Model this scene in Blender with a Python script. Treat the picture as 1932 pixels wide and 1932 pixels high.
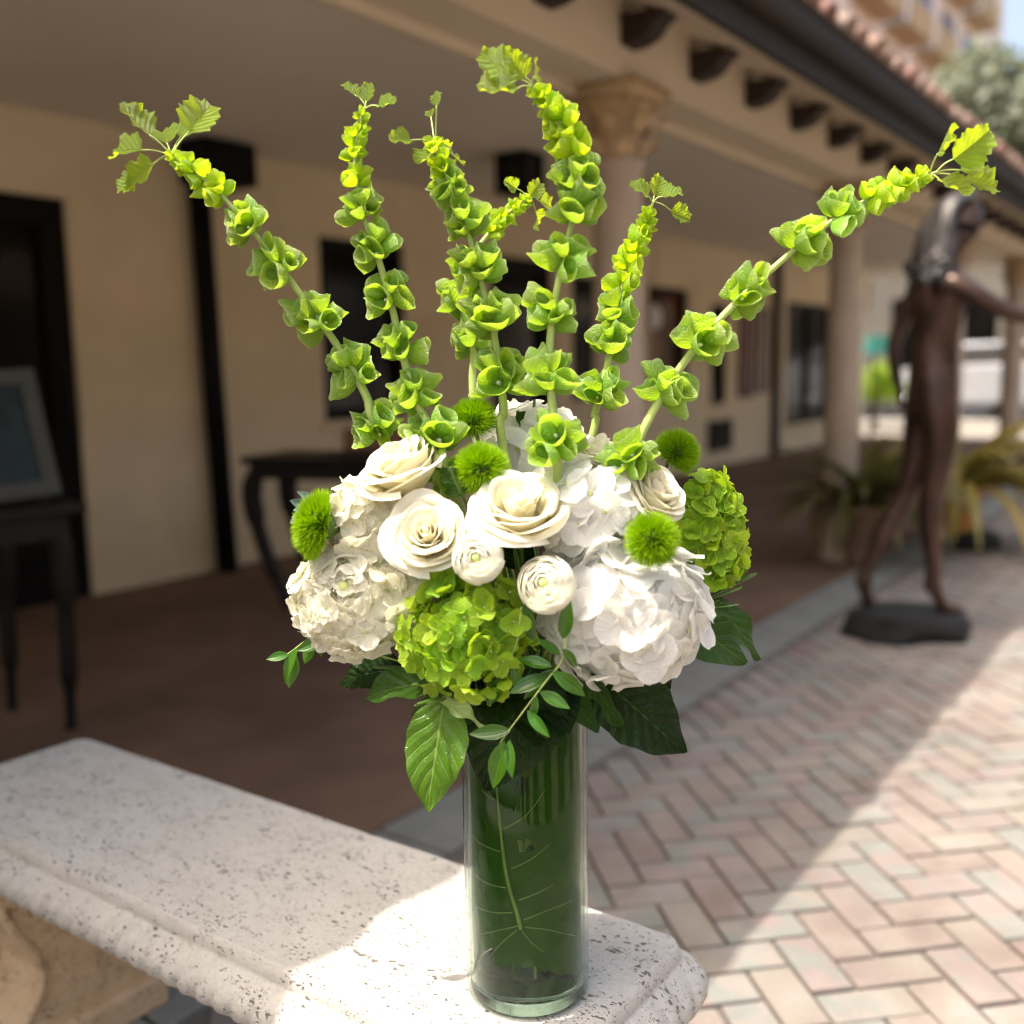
import bpy, bmesh, math, random
from mathutils import Vector, Matrix, noise
rad = math.radians
scene = bpy.context.scene
for o in list(bpy.data.objects):
    bpy.data.objects.remove(o)

# ------------------------------------------------------------------ camera, light, exposure
CAM_H = 1.15
YAW, PITCH, ROLL = rad(35.5), rad(8.03), rad(0.9)
FPX, CPX = 1941.0, 966.0
FW = Vector((-math.sin(YAW) * math.cos(PITCH), math.cos(YAW) * math.cos(PITCH), -math.sin(PITCH)))
R0 = Vector((math.cos(YAW), math.sin(YAW), 0))
U0 = R0.cross(FW)
CR = R0 * math.cos(ROLL) - U0 * math.sin(ROLL)
CU = R0 * math.sin(ROLL) + U0 * math.cos(ROLL)
EYE = Vector((0, 0, CAM_H))
cam_data = bpy.data.cameras.new('camera')
cam = bpy.data.objects.new('camera', cam_data)
scene.collection.objects.link(cam)
cam.matrix_world = Matrix(((CR.x, CU.x, -FW.x, EYE.x), (CR.y, CU.y, -FW.y, EYE.y), (CR.z, CU.z, -FW.z, EYE.z), (0, 0, 0, 1)))
cam_data.sensor_width = 36
cam_data.lens = 36 * FPX / (2 * CPX)
cam_data.clip_start = 0.05
cam_data.clip_end = 600
cam_data.dof.use_dof = True
cam_data.dof.focus_distance = 1.07
cam_data.dof.aperture_fstop = 2.3
scene.camera = cam

SUN_DIR = Vector((-0.24, -0.36, 1)).normalized()
world = bpy.data.worlds.new('World')
scene.world = world
world.use_nodes = True
wn = world.node_tree.nodes
sky = wn.new('ShaderNodeTexSky')
sky.sky_type = 'NISHITA'
sky.sun_disc = False
sky.air_density = 1.0
sky.dust_density = 7.0
sky.ozone_density = 0.5
sky.sun_elevation = math.asin(SUN_DIR.z)
sky.sun_rotation = math.atan2(SUN_DIR.x, SUN_DIR.y)
world.node_tree.links.new(sky.outputs[0], wn['Background'].inputs[0])
wn['Background'].inputs[1].default_value = 0.15
sun_data = bpy.data.lights.new('sun', 'SUN')
sun_data.energy = 2.35
sun_data.angle = rad(0.53)
sun_data.color = (1.0, 0.965, 0.92)
sun = bpy.data.objects.new('sun', sun_data)
scene.collection.objects.link(sun)
sun.rotation_mode = 'QUATERNION'
sun.rotation_quaternion = SUN_DIR.to_track_quat('Z', 'Y')
scene.view_settings.view_transform = 'Standard'
scene.view_settings.look = 'None'
scene.view_settings.gamma = 1
scene.view_settings.exposure = 1.50
scene.view_settings.use_curve_mapping = False
scene.view_settings.use_white_balance = True
scene.view_settings.white_balance_temperature = 7100
scene.view_settings.white_balance_tint = 10
scene.cycles.use_denoising = True
scene.cycles.pixel_filter_type = 'BLACKMAN_HARRIS'
scene.cycles.filter_width = 1.1
scene.cycles.max_bounces = 10
scene.cycles.diffuse_bounces = 5
scene.cycles.transparent_max_bounces = 16

# ------------------------------------------------------------------ measuring helpers
def ray(x, y):
    return CR * ((x - CPX) / FPX) - CU * ((y - CPX) / FPX) + FW
def on_z(x, y, h=0.0):
    d = ray(x, y); return EYE + d * ((h - CAM_H) / d.z)
def on_x(x, y, X):
    d = ray(x, y); return EYE + d * (X / d.x)
VASE = Vector((-0.616, 0.880, 0.46))
NC = Vector((math.sin(YAW), -math.cos(YAW), 0))          # horizontal, towards the viewer
UZ = Vector((0, 0, 1))
def at(x, y, q=0.0):
    """point seen at (x, y) lying q metres in front of the upright plane through the vase"""
    d = ray(x, y); t = (q - (EYE - VASE).dot(NC)) / d.dot(NC); return EYE + d * t
def mpp(p):
    return (p - EYE).dot(FW) / FPX
def dirv(a, b, c):
    return (R0 * a + UZ * b + NC * c).normalized()

# ------------------------------------------------------------------ object helpers
PW = {}
def put(o, parent=None, M=None):
    M = M or Matrix.Identity(4)
    if o.name not in scene.collection.objects:
        scene.collection.objects.link(o)
    if parent is not None:
        o.parent = parent
        o.matrix_basis = PW[parent].inverted() @ M
    else:
        o.matrix_basis = M
    PW[o] = M
    return o
def tag(o, label=None, cat=None, group=None, kind=None):
    if label: o['label'] = label
    if cat: o['category'] = cat
    if group: o['group'] = group
    if kind: o['kind'] = kind
    return o
def thing(name, loc, label, cat, group=None):
    o = bpy.data.objects.new(name, None)
    o.empty_display_size = 0.05
    put(o, None, Matrix.Translation(loc))
    return tag(o, label, cat, group)

class MB:
    def __init__(s): s.v = []; s.f = []; s.uv = []; s.m = []
    def add(s, verts, faces, uvs=None, M=None, mi=0):
        b = len(s.v)
        for i, p in enumerate(verts):
            p = Vector(p)
            s.v.append(M @ p if M else p)
            s.uv.append(uvs[i] if uvs else (0, 0))
        for f in faces:
            s.f.append([b + i for i in f]); s.m.append(mi)
        return s
    def mesh(s, name, mats, smooth=True):
        me = bpy.data.meshes.new(name)
        me.from_pydata([tuple(p) for p in s.v], [], s.f)
        for m in (mats if isinstance(mats, (list, tuple)) else [mats]): me.materials.append(m)
        uvl = me.uv_layers.new(name='UVMap')
        data = [0.0] * (len(me.loops) * 2)
        li = [0] * len(me.loops)
        me.loops.foreach_get('vertex_index', li)
        for k, vi in enumerate(li):
            data[2 * k], data[2 * k + 1] = s.uv[vi]
        uvl.data.foreach_set('uv', data)
        me.polygons.foreach_set('material_index', s.m)
        if smooth: me.polygons.foreach_set('use_smooth', [True] * len(me.polygons))
        me.update()
        return me
    def build(s, name, mats, parent=None, M=None, smooth=True):
        o = bpy.data.objects.new(name, s.mesh(name, mats, smooth))
        return put(o, parent, M)
def inst(name, me, parent, M):
    return put(bpy.data.objects.new(name, me), parent, M)

def box(mb, lo, hi, M=None, mi=0):
    x0, y0, z0 = lo; x1, y1, z1 = hi
    v = [(x0, y0, z0), (x1, y0, z0), (x1, y1, z0), (x0, y1, z0), (x0, y0, z1), (x1, y0, z1), (x1, y1, z1), (x0, y1, z1)]
    f = [(0, 3, 2, 1), (4, 5, 6, 7), (0, 1, 5, 4), (1, 2, 6, 5), (2, 3, 7, 6), (3, 0, 4, 7)]
    return mb.add(v, f, None, M, mi)
def bbox(lo, hi, b=0.01):
    """box with chamfered edges"""
    bm = bmesh.new()
    bmesh.ops.create_cube(bm, size=1)
    c = (Vector(lo) + Vector(hi)) / 2; d = Vector(hi) - Vector(lo)
    for v in bm.verts: v.co = Vector((v.co.x * d.x, v.co.y * d.y, v.co.z * d.z)) + c
    bmesh.ops.bevel(bm, geom=bm.edges[:], offset=b, segments=2, profile=0.5, affect='EDGES')
    mb = MB(); bm.verts.index_update()
    mb.add([v.co.copy() for v in bm.verts], [[v.index for v in f.verts] for f in bm.faces])
    bm.free(); return mb
def frames(pts):
    pts = [Vector(p) for p in pts]
    T = []
    for i in range(len(pts)):
        a = pts[max(i - 1, 0)]; b = pts[min(i + 1, len(pts) - 1)]
        T.append((b - a).normalized())
    ref = Vector((0.31, 0.17, 0.93)) if abs(T[0].z) < 0.9 else Vector((0.93, 0.2, 0.1))
    n = T[0].cross(ref).normalized(); out = []
    for t in T:
        n = (n - t * n.dot(t)).normalized()
        out.append((t, n, t.cross(n)))
    return pts, out
def tube(mb, pts, r, seg=8, caps=True, mi=0):
    pts, fr = frames(pts)
    rr = r if isinstance(r, (list, tuple)) else [r] * len(pts)
    v = []; uv = []
    for i, (p, (t, n, b)) in enumerate(zip(pts, fr)):
        for k in range(seg):
            a = 2 * math.pi * k / seg
            v.append(p + (n * math.cos(a) + b * math.sin(a)) * rr[i]); uv.append((i / max(1, len(pts) - 1), k / seg))
    f = [(i * seg + k, i * seg + (k + 1) % seg, (i + 1) * seg + (k + 1) % seg, (i + 1) * seg + k) for i in range(len(pts) - 1) for k in range(seg)]
    if caps:
        f.append(list(range(seg))[::-1]); f.append([(len(pts) - 1) * seg + k for k in range(seg)])
    return mb.add(v, f, uv, None, mi)
def spline(pts, n=6):
    pts = [Vector(p) for p in pts]; out = []
    for i in range(len(pts) - 1):
        p0 = pts[max(i - 1, 0)]; p1 = pts[i]; p2 = pts[i + 1]; p3 = pts[min(i + 2, len(pts) - 1)]
        for k in range(n):
            t = k / n
            out.append(0.5 * ((2 * p1) + (p2 - p0) * t + (2 * p0 - 5 * p1 + 4 * p2 - p3) * t * t + (3 * p1 - p0 - 3 * p2 + p3) * t ** 3))
    out.append(pts[-1]); return out
def lathe(mb, prof, seg=24, M=None, mi=0, wob=None):
    v = []; uv = []
    for i, (r, z) in enumerate(prof):
        for k in range(seg):
            a = 2 * math.pi * k / seg
            rr = r * (wob(a, i) if wob else 1)
            v.append((rr * math.cos(a), rr * math.sin(a), z)); uv.append((k / seg, i / max(1, len(prof) - 1)))
    f = [(i * seg + k, i * seg + (k + 1) % seg, (i + 1) * seg + (k + 1) % seg, (i + 1) * seg + k) for i in range(len(prof) - 1) for k in range(seg)]
    return mb.add(v, f, uv, M, mi)
def basis(o, zdir, spin=0.0, s=1.0):
    """matrix: local +z along zdir, at o"""
    z = Vector(zdir).normalized()
    ref = UZ if abs(z.z) < 0.95 else Vector((1, 0, 0))
    x = ref.cross(z).normalized(); y = z.cross(x)
    M = Matrix(((x.x, y.x, z.x, o[0]), (x.y, y.y, z.y, o[1]), (x.z, y.z, z.z, o[2]), (0, 0, 0, 1)))
    return M @ Matrix.Rotation(spin, 4, 'Z') @ Matrix.Scale(s, 4)
def leafbasis(o, along, normal, s=1.0):
    x = Vector(along).normalized(); z = Vector(normal); z = (z - x * z.dot(x)).normalized(); y = z.cross(x)
    return Matrix(((x.x, y.x, z.x, o[0]), (x.y, y.y, z.y, o[1]), (x.z, y.z, z.z, o[2]), (0, 0, 0, 1))) @ Matrix.Scale(s, 4)

# ------------------------------------------------------------------ materials
def newmat(name):
    m = bpy.data.materials.new(name); m.use_nodes = True
    nt = m.node_tree
    return m, nt, nt.nodes['Principled BSDF'], nt.nodes['Material Output']
def nd(nt, t, **k):
    n = nt.nodes.new(t)
    for a, b in k.items():
        if a.startswith('i_'):
            key = a[2:]; n.inputs[int(key) if key.isdigit() else key].default_value = b
        else: setattr(n, a, b)
    return n
def mixc(nt, fac, a, b, mode='MIX'):
    n = nt.nodes.new('ShaderNodeMix'); n.data_type = 'RGBA'; n.blend_type = mode
    for i, x in ((0, fac), (6, a), (7, b)):
        if hasattr(x, 'links'): nt.links.new(x, n.inputs[i])
        elif i == 0: n.inputs[0].default_value = x
        else: n.inputs[i].default_value = (*x, 1) if len(x) == 3 else x
    return n.outputs[2]
def ramp(nt, fac, stops, interp='LINEAR'):
    n = nt.nodes.new('ShaderNodeValToRGB'); n.color_ramp.interpolation = interp
    el = n.color_ramp.elements
    while len(el) < len(stops): el.new(0.5)
    for e, (p, c) in zip(el, stops):
        e.position = p; e.color = (*c, 1) if len(c) == 3 else c
    nt.links.new(fac, n.inputs[0]); return n.outputs[0]
def mth(nt, op, a, b=0.0, c=None):
    n = nt.nodes.new('ShaderNodeMath'); n.operation = op
    for i, x in enumerate((a, b) if c is None else (a, b, c)):
        if hasattr(x, 'links'): nt.links.new(x, n.inputs[i])
        else: n.inputs[i].default_value = x
    return n.outputs[0]
def noise_tex(nt, scale, detail=4, rough=0.55, vec=None):
    n = nd(nt, 'ShaderNodeTexNoise', i_Scale=scale, i_Detail=detail, i_Roughness=rough)
    if vec is None:
        tc = nt.nodes.new('ShaderNodeTexCoord'); vec = tc.outputs['Object']
    nt.links.new(vec, n.inputs['Vector']); return n.outputs[0]
def bump(nt, bs, h, strength=0.3, dist=0.01):
    n = nd(nt, 'ShaderNodeBump', i_Strength=strength, i_Distance=dist)
    nt.links.new(h, n.inputs['Height']); nt.links.new(n.outputs[0], bs.inputs['Normal']); return n.outputs[0]

def plain(name, col, rough=0.6, var=0.15, scale=8.0, metal=0.0, bstr=0.15, bdist=0.004, spec=0.5):
    m, nt, bs, out = newmat(name)
    nz = noise_tex(nt, scale, 6)
    c = ramp(nt, nz, [(0.3, [x * (1 - var) for x in col]), (0.7, [min(1, x * (1 + var)) for x in col])])
    nt.links.new(c, bs.inputs['Base Color'])
    bs.inputs['Roughness'].default_value = rough; bs.inputs['Metallic'].default_value = metal
    bs.inputs['Specular IOR Level'].default_value = spec
    nz2 = noise_tex(nt, scale * 9, 3)
    bump(nt, bs, nz2, bstr, bdist)
    return m
def leafy(name, col, tcol, trans=0.4, rough=0.4, vein=None, nveins=9, vslope=0.9, vstr=0.6, hue=0.0, spec=0.5, net=0.0, edge=None, bstr=0.5, bdist=0.0012, coat=0.0):
    """thin plant tissue: reflecting + translucent, with a vein pattern in the blade's own UVs (u along, v across -1..1)"""
    m, nt, bs, out = newmat(name)
    uv = nt.nodes.new('ShaderNodeUVMap')
    sp = nt.nodes.new('ShaderNodeSeparateXYZ'); nt.links.new(uv.outputs[0], sp.inputs[0])
    u, v = sp.outputs[0], sp.outputs[1]
    oi = nt.nodes.new('ShaderNodeObjectInfo')
    nz = noise_tex(nt, 55, 4)
    base = ramp(nt, nz, [(0.25, [x * 0.78 for x in col]), (0.75, [min(1, x * 1.18) for x in col])])
    height = nz
    if vein:
        av = mth(nt, 'ABSOLUTE', v)
        wob = mth(nt, 'MULTIPLY', mth(nt, 'SUBTRACT', noise_tex(nt, 38, 3), 0.5), 0.10)
        ph = mth(nt, 'MULTIPLY', mth(nt, 'SUBTRACT', mth(nt, 'ADD', u, wob), mth(nt, 'MULTIPLY', mth(nt, 'POWER', av, 0.8), vslope / nveins * 2.2)), float(nveins))
        tri = mth(nt, 'ABSOLUTE', mth(nt, 'SUBTRACT', mth(nt, 'FRACT', ph), 0.5))
        side = mth(nt, 'SUBTRACT', 1.0, mth(nt, 'MULTIPLY', tri, 13.0)); side = mth(nt, 'MAXIMUM', side, 0.0)
        side = mth(nt, 'MULTIPLY', side, mth(nt, 'SUBTRACT', 1.0, mth(nt, 'MULTIPLY', av, 0.75)))
        mid = mth(nt, 'MAXIMUM', mth(nt, 'SUBTRACT', 1.0, mth(nt, 'MULTIPLY', av, 16.0)), 0.0)
        vv = mth(nt, 'MAXIMUM', mid, side)
        if net:
            vo = nd(nt, 'ShaderNodeTexVoronoi', feature='DISTANCE_TO_EDGE', i_Scale=14.0)
            nt.links.new(uv.outputs[0], vo.inputs['Vector'])
            nn = mth(nt, 'MULTIPLY', mth(nt, 'MAXIMUM', mth(nt, 'SUBTRACT', 1.0, mth(nt, 'MULTIPLY', vo.outputs['Distance'], 18.0)), 0.0), net)
            vv = mth(nt, 'MAXIMUM', vv, nn)
        base = mixc(nt, mth(nt, 'MULTIPLY', vv, vstr), base, vein)
        puff = mth(nt, 'MULTIPLY', tri, -1.6)
        height = mth(nt, 'ADD', mth(nt, 'MULTIPLY', vv, -0.8), mth(nt, 'ADD', mth(nt, 'MULTIPLY', puff, -1.0), mth(nt, 'MULTIPLY', nz, 0.5)))
    if edge:
        av = mth(nt, 'ABSOLUTE', v)
        e = mth(nt, 'POWER', mth(nt, 'MAXIMUM', u if edge[1] == 'u' else av, 0.0001), edge[2])
        base = mixc(nt, mth(nt, 'MINIMUM', e, 1.0), base, edge[0])
    if hue:
        hs = nt.nodes.new('ShaderNodeHueSaturation')
        nt.links.new(mth(nt, 'ADD', mth(nt, 'MULTIPLY', oi.outputs['Random'], hue), 0.5 - hue / 2), hs.inputs['Hue'])
        nt.links.new(mth(nt, 'ADD', mth(nt, 'MULTIPLY', mth(nt, 'FRACT', mth(nt, 'MULTIPLY', oi.outputs['Random'], 7.31)), 0.4), 0.8), hs.inputs['Value'])
        nt.links.new(base, hs.inputs['Color']); base = hs.outputs[0]
    nt.links.new(base, bs.inputs['Base Color'])
    bs.inputs['Roughness'].default_value = rough
    bs.inputs['Specular IOR Level'].default_value = spec
    bs.inputs['Coat Weight'].default_value = coat
    bs.inputs['Coat Roughness'].default_value = 0.2
    bn = bump(nt, bs, height, bstr, bdist)
    tr = nt.nodes.new('ShaderNodeBsdfTranslucent')
    tcc = mixc(nt, 0.55, tcol, mixc(nt, 1.0, base, tcol, 'MULTIPLY')) if not vein else mixc(nt, 0.28, tcol, base)
    nt.links.new(tcc, tr.inputs[0]); nt.links.new(bn, tr.inputs['Normal'])
    mx = nt.nodes.new('ShaderNodeMixShader'); mx.inputs[0].default_value = trans
    nt.links.new(bs.outputs[0], mx.inputs[1]); nt.links.new(tr.outputs[0], mx.inputs[2])
    nt.links.new(mx.outputs[0], out.inputs[0])
    return m

def travertine(name, c1, c2, pit_col, pit_amt=0.5):
    m, nt, bs, out = newmat(name)
    tc = nt.nodes.new('ShaderNodeTexCoord')
    mp = nd(nt, 'ShaderNodeMapping'); mp.inputs['Scale'].default_value = (1.0, 1.9, 1.9)
    nt.links.new(tc.outputs['Object'], mp.inputs[0])
    big = noise_tex(nt, 7, 5, 0.6, mp.outputs[0])
    fine = noise_tex(nt, 160, 5, 0.65, tc.outputs['Object'])
    base = ramp(nt, big, [(0.3, c1), (0.7, c2)])
    base = mixc(nt, 0.35, base, ramp(nt, fine, [(0.3, [x * 0.72 for x in c1]), (0.7, c2)]))
    dn = nd(nt, 'ShaderNodeTexNoise', i_Scale=70.0, i_Detail=3.0)
    nt.links.new(mp.outputs[0], dn.inputs['Vector'])
    wv = nd(nt, 'ShaderNodeVectorMath', operation='MULTIPLY_ADD'); wv.inputs[1].default_value = (0.02, 0.02, 0.02)
    nt.links.new(dn.outputs['Color'], wv.inputs[0]); nt.links.new(mp.outputs[0], wv.inputs[2])
    pits = None
    for sc, th in ((58, 0.33), (115, 0.37), (210, 0.38)):
        vo = nd(nt, 'ShaderNodeTexVoronoi', feature='F1', i_Scale=float(sc), i_Randomness=1.0)
        nt.links.new(wv.outputs[0], vo.inputs['Vector'])
        clump = noise_tex(nt, sc * 0.16, 3, 0.6, mp.outputs[0])
        lim = mth(nt, 'MULTIPLY', mth(nt, 'SUBTRACT', clump, 0.385), th * 6.0 * pit_amt)
        lim = mth(nt, 'MINIMUM', lim, th)
        sepc = nt.nodes.new('ShaderNodeSeparateColor'); nt.links.new(vo.outputs['Color'], sepc.inputs[0])
        lim = mth(nt, 'MULTIPLY', lim, mth(nt, 'GREATER_THAN', sepc.outputs[0], 0.3))
        p = mth(nt, 'MULTIPLY', mth(nt, 'SUBTRACT', lim, vo.outputs['Distance']), 16.0)
        p = mth(nt, 'MINIMUM', mth(nt, 'MAXIMUM', p, 0.0), 1.0)
        pits = p if pits is None else mth(nt, 'MAXIMUM', pits, p)
    base = mixc(nt, mth(nt, 'MULTIPLY', pits, 0.78), base, pit_col)
    nt.links.new(base, bs.inputs['Base Color'])
    bs.inputs['Roughness'].default_value = 0.85
    bs.inputs['Specular IOR Level'].default_value = 0.25
    h = mth(nt, 'SUBTRACT', mth(nt, 'MULTIPLY', fine, 0.3), pits)
    bump(nt, bs, h, 0.9, 0.004)
    return m

def brickmat():
    m, nt, bs, out = newmat('clay_paver')
    oi = nt.nodes.new('ShaderNodeObjectInfo'); ge = nt.nodes.new('ShaderNodeNewGeometry')
    r = mth(nt, 'FRACT', mth(nt, 'ADD', oi.outputs['Random'], ge.outputs['Random Per Island']))
    tc = nt.nodes.new('ShaderNodeTexCoord')
    big = noise_tex(nt, 9, 3, 0.5, ge.outputs['Position'])
    r2 = mth(nt, 'ADD', mth(nt, 'MULTIPLY', r, 0.72), mth(nt, 'MULTIPLY', mth(nt, 'SUBTRACT', big, 0.36), 1.0))
    c = ramp(nt, r2, [(0.05, (0.215, 0.172, 0.154)), (0.22, (0.25, 0.21, 0.192)), (0.4, (0.245, 0.221, 0.19)), (0.55, (0.258, 0.236, 0.215)), (0.7, (0.208, 0.22, 0.203)), (0.82, (0.258, 0.208, 0.195)), (0.98, (0.225, 0.203, 0.186))])
    f = noise_tex(nt, 220, 4, 0.6, ge.outputs['Position'])
    c = mixc(nt, 0.5, c, mixc(nt, 1.0, c, ramp(nt, f, [(0.3, (0.7, 0.7, 0.7)), (0.7, (1.2, 1.2, 1.2))]), 'MULTIPLY'))
    nt.links.new(c, bs.inputs['Base Color']); bs.inputs['Roughness'].default_value = 0.85
    bs.inputs['Specular IOR Level'].default_value = 0.3
    stain = noise_tex(nt, 2.2, 6, 0.65, ge.outputs['Position'])
    c = mixc(nt, 0.55, c, mixc(nt, 1.0, c, ramp(nt, stain, [(0.35, (0.62, 0.6, 0.58)), (0.6, (1.15, 1.15, 1.15))]), 'MULTIPLY'))
    nt.links.new(c, bs.inputs['Base Color'])
    bump(nt, bs, f, 0.5, 0.004); return m

def thin_glass(name, tint, rough=0.01, ior=1.5):
    m, nt, bs, out = newmat(name)
    nt.nodes.remove(bs)
    t = nd(nt, 'ShaderNodeBsdfTransparent'); t.inputs[0].default_value = (*tint, 1)
    g = nd(nt, 'ShaderNodeBsdfGlossy'); g.inputs['Roughness'].default_value = rough
    ge = nt.nodes.new('ShaderNodeNewGeometry')
    dt = nd(nt, 'ShaderNodeVectorMath', operation='DOT_PRODUCT'); nt.links.new(ge.outputs['Normal'], dt.inputs[0]); nt.links.new(ge.outputs['Incoming'], dt.inputs[1])
    c1 = mth(nt, 'SUBTRACT', 1.0, mth(nt, 'ABSOLUTE', dt.outputs['Value']))
    f0 = ((ior - 1) / (ior + 1)) ** 2
    fz = mth(nt, 'MULTIPLY_ADD', mth(nt, 'POWER', c1, 5.0), 1 - f0, f0)
    mx = nt.nodes.new('ShaderNodeMixShader')
    nt.links.new(fz, mx.inputs[0]); nt.links.new(t.outputs[0], mx.inputs[1]); nt.links.new(g.outputs[0], mx.inputs[2])
    nt.links.new(mx.outputs[0], out.inputs[0]); return m
def dark_pane(name, col, rough=0.06):
    m, nt, bs, out = newmat(name)
    c = ramp(nt, noise_tex(nt, 1.7, 3), [(0.35, [x * 0.5 for x in col]), (0.7, [x * 1.6 for x in col])])
    nt.links.new(c, bs.inputs['Base Color']); bs.inputs['Roughness'].default_value = rough; bs.inputs['Specular IOR Level'].default_value = 0.25; return m

# ------------------------------------------------------------------ materials of the place
M_stucco = plain('cream_stucco', (0.74, 0.63, 0.44), 0.9, 0.08, 2.2, bstr=0.25, bdist=0.006, spec=0.2)
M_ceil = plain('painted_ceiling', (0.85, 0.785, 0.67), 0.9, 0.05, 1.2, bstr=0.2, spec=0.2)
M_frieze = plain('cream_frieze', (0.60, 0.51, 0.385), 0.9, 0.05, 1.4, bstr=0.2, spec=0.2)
M_porch = plain('brown_porch_tile', (0.17, 0.105, 0.068), 0.8, 0.25, 2.5, bstr=0.2, spec=0.35)
M_bed = plain('sand_joint', (0.125, 0.108, 0.095), 0.95, 0.25, 30)
M_slab = plain('grey_green_concrete', (0.20, 0.21, 0.19), 0.85, 0.15, 6, spec=0.3)
M_ground = plain('far_ground', (0.29, 0.26, 0.23), 0.95, 0.15, 0.5)
M_asphalt = plain('asphalt', (0.055, 0.055, 0.057), 0.9, 0.2, 3)
M_kerb = plain('kerb_concrete', (0.42, 0.40, 0.37), 0.9, 0.1, 4)
M_brick = brickmat()
M_gutter = plain('dark_brown_metal', (0.030, 0.023, 0.018), 0.7, 0.15, 3, spec=0.12)
M_corbel = plain('dark_stained_wood', (0.022, 0.011, 0.007), 0.7, 0.3, 12)
M_black = plain('black_paint', (0.006, 0.0055, 0.005), 0.6, 0.2, 5, spec=0.12)
M_darkwood = plain('black_brown_wood', (0.008, 0.006, 0.005), 0.45, 0.3, 9, spec=0.25)
M_pane = dark_pane('dark_window_glass', (0.010, 0.009, 0.008), 0.12)
M_pane_warm = dark_pane('window_with_warm_goods', (0.10, 0.035, 0.012), 0.12)
M_woodwarm = plain('orange_brown_wood', (0.26, 0.12, 0.05), 0.55, 0.25, 8)
M_column = plain('tan_column_plaster', (0.40, 0.31, 0.225), 0.85, 0.1, 6, bstr=0.3)
M_capital = plain('ochre_capital_plaster', (0.44, 0.31, 0.175), 0.85, 0.2, 14, bstr=0.5)
M_tile = plain('terracotta_tile', (0.42, 0.20, 0.145), 0.8, 0.25, 7)
def tilemat():
    m, nt, bs, out = newmat('mixed_terracotta')
    oi = nt.nodes.new('ShaderNodeObjectInfo')
    c = ramp(nt, oi.outputs['Random'], [(0.0, (0.50, 0.27, 0.20)), (0.3, (0.55, 0.38, 0.29)), (0.5, (0.44, 0.19, 0.16)), (0.75, (0.52, 0.42, 0.33)), (1.0, (0.50, 0.33, 0.30))])
    c = mixc(nt, 0.4, c, ramp(nt, noise_tex(nt, 25, 5), [(0.3, (0.25, 0.14, 0.10)), (0.7, (0.6, 0.42, 0.34))]))
    nt.links.new(c, bs.inputs['Base Color']); bs.inputs['Roughness'].default_value = 0.85; return m
M_tiles = tilemat()
M_bronze = plain('brown_bronze', (0.058, 0.033, 0.025), 0.33, 0.4, 9, metal=0.6, bstr=0.2)
M_bronze_hair = plain('grey_bronze_hair', (0.075, 0.07, 0.068), 0.36, 0.4, 22, metal=0.5, bstr=0.5)
M_rock = plain('black_rock', (0.007, 0.008, 0.0075), 0.6, 0.4, 14, bstr=0.8, bdist=0.02)
M_white = plain('white_enamel', (0.75, 0.75, 0.74), 0.4, 0.05, 5)
M_trav = travertine('bench_travertine', (0.465, 0.45, 0.415), (0.545, 0.535, 0.495), (0.08, 0.064, 0.05), 0.64)
M_trav2 = travertine('bounce_tinted_travertine', (0.60, 0.42, 0.24), (0.70, 0.54, 0.36), (0.20, 0.12, 0.06), 0.75)  # pedestal travertine with orange bounce light put into its colour
M_bark = plain('grey_bark', (0.14, 0.11, 0.085), 0.9, 0.3, 8, bstr=0.6, bdist=0.02)

# ------------------------------------------------------------------ ground sheets
def sheet(name, x0, x1, y0, y1, z, mat, t=0.04):
    mb = MB(); box(mb, (x0, y0, z - t), (x1, y1, z))
    o = mb.build(name, mat, None, None, False); o['kind'] = 'structure'; return o
sheet('ground', -260, 260, -200, 400, -0.06, M_ground, 0.2)
PORCH_X, BORDER_X = -1.72, -1.48
sheet('porch_floor', -5.30, PORCH_X, -5, 16.2, 0.0, M_porch, 0.055)
border = sheet('concrete_border', PORCH_X, BORDER_X, -5, 16.2, -0.012, M_bed, 0.04)
random.seed(5)
slab = bbox((-0.112, -0.195, -0.03), (0.112, 0.195, 0.0), 0.005).mesh('slab', M_slab, False)
y = -1.0
while y < 16:
    M = Matrix.Translation((-1.60, y + 0.2, random.uniform(-0.001, 0.001)))
    inst('slab', slab, border, M); y += 0.4
pave = sheet('brick_pavement', BORDER_X, 9, -5, 17.5, -0.012, M_bed, 0.04)
CELL = 0.091
bm_brick = bbox((0.0045, 0.0045, -0.04), (2 * CELL - 0.0045, CELL - 0.0045, 0.0), 0.0035)
brick_me = bm_brick.mesh('brick', M_brick, False)
R45 = Matrix.Rotation(rad(45), 4, 'Z')
cands = []
for i in range(-140, 260):
    for j in range(-160, 160):
        c = (i - j) % 4
        if c not in (0, 3): continue
        Mc = R45 @ Matrix.Translation((i * CELL, j * CELL, 0))
        if c == 3: Mc = Mc @ Matrix.Translation((CELL, 0, 0)) @ Matrix.Rotation(rad(90), 4, 'Z')
        ctr = Mc @ Vector((CELL, CELL / 2, 0))
        if ctr.x < BORDER_X + 0.075 or ctr.x > 1.3 or ctr.y < -0.5 or ctr.y > 15: continue
        d = ctr - EYE; zc = d.dot(FW)
        if zc < 0.2: vis = False
        else:
            px, py = CPX + FPX * d.dot(CR) / zc, CPX - FPX * d.dot(CU) / zc
            vis = 280 < px < 2050 and 900 < py < 2050 and not (px < 1000 and py < 1500)
        cands.append((0 if vis else 1, d.length, Mc))
cands.sort(key=lambda c: (c[0], c[1]))
rest = MB()
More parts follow.
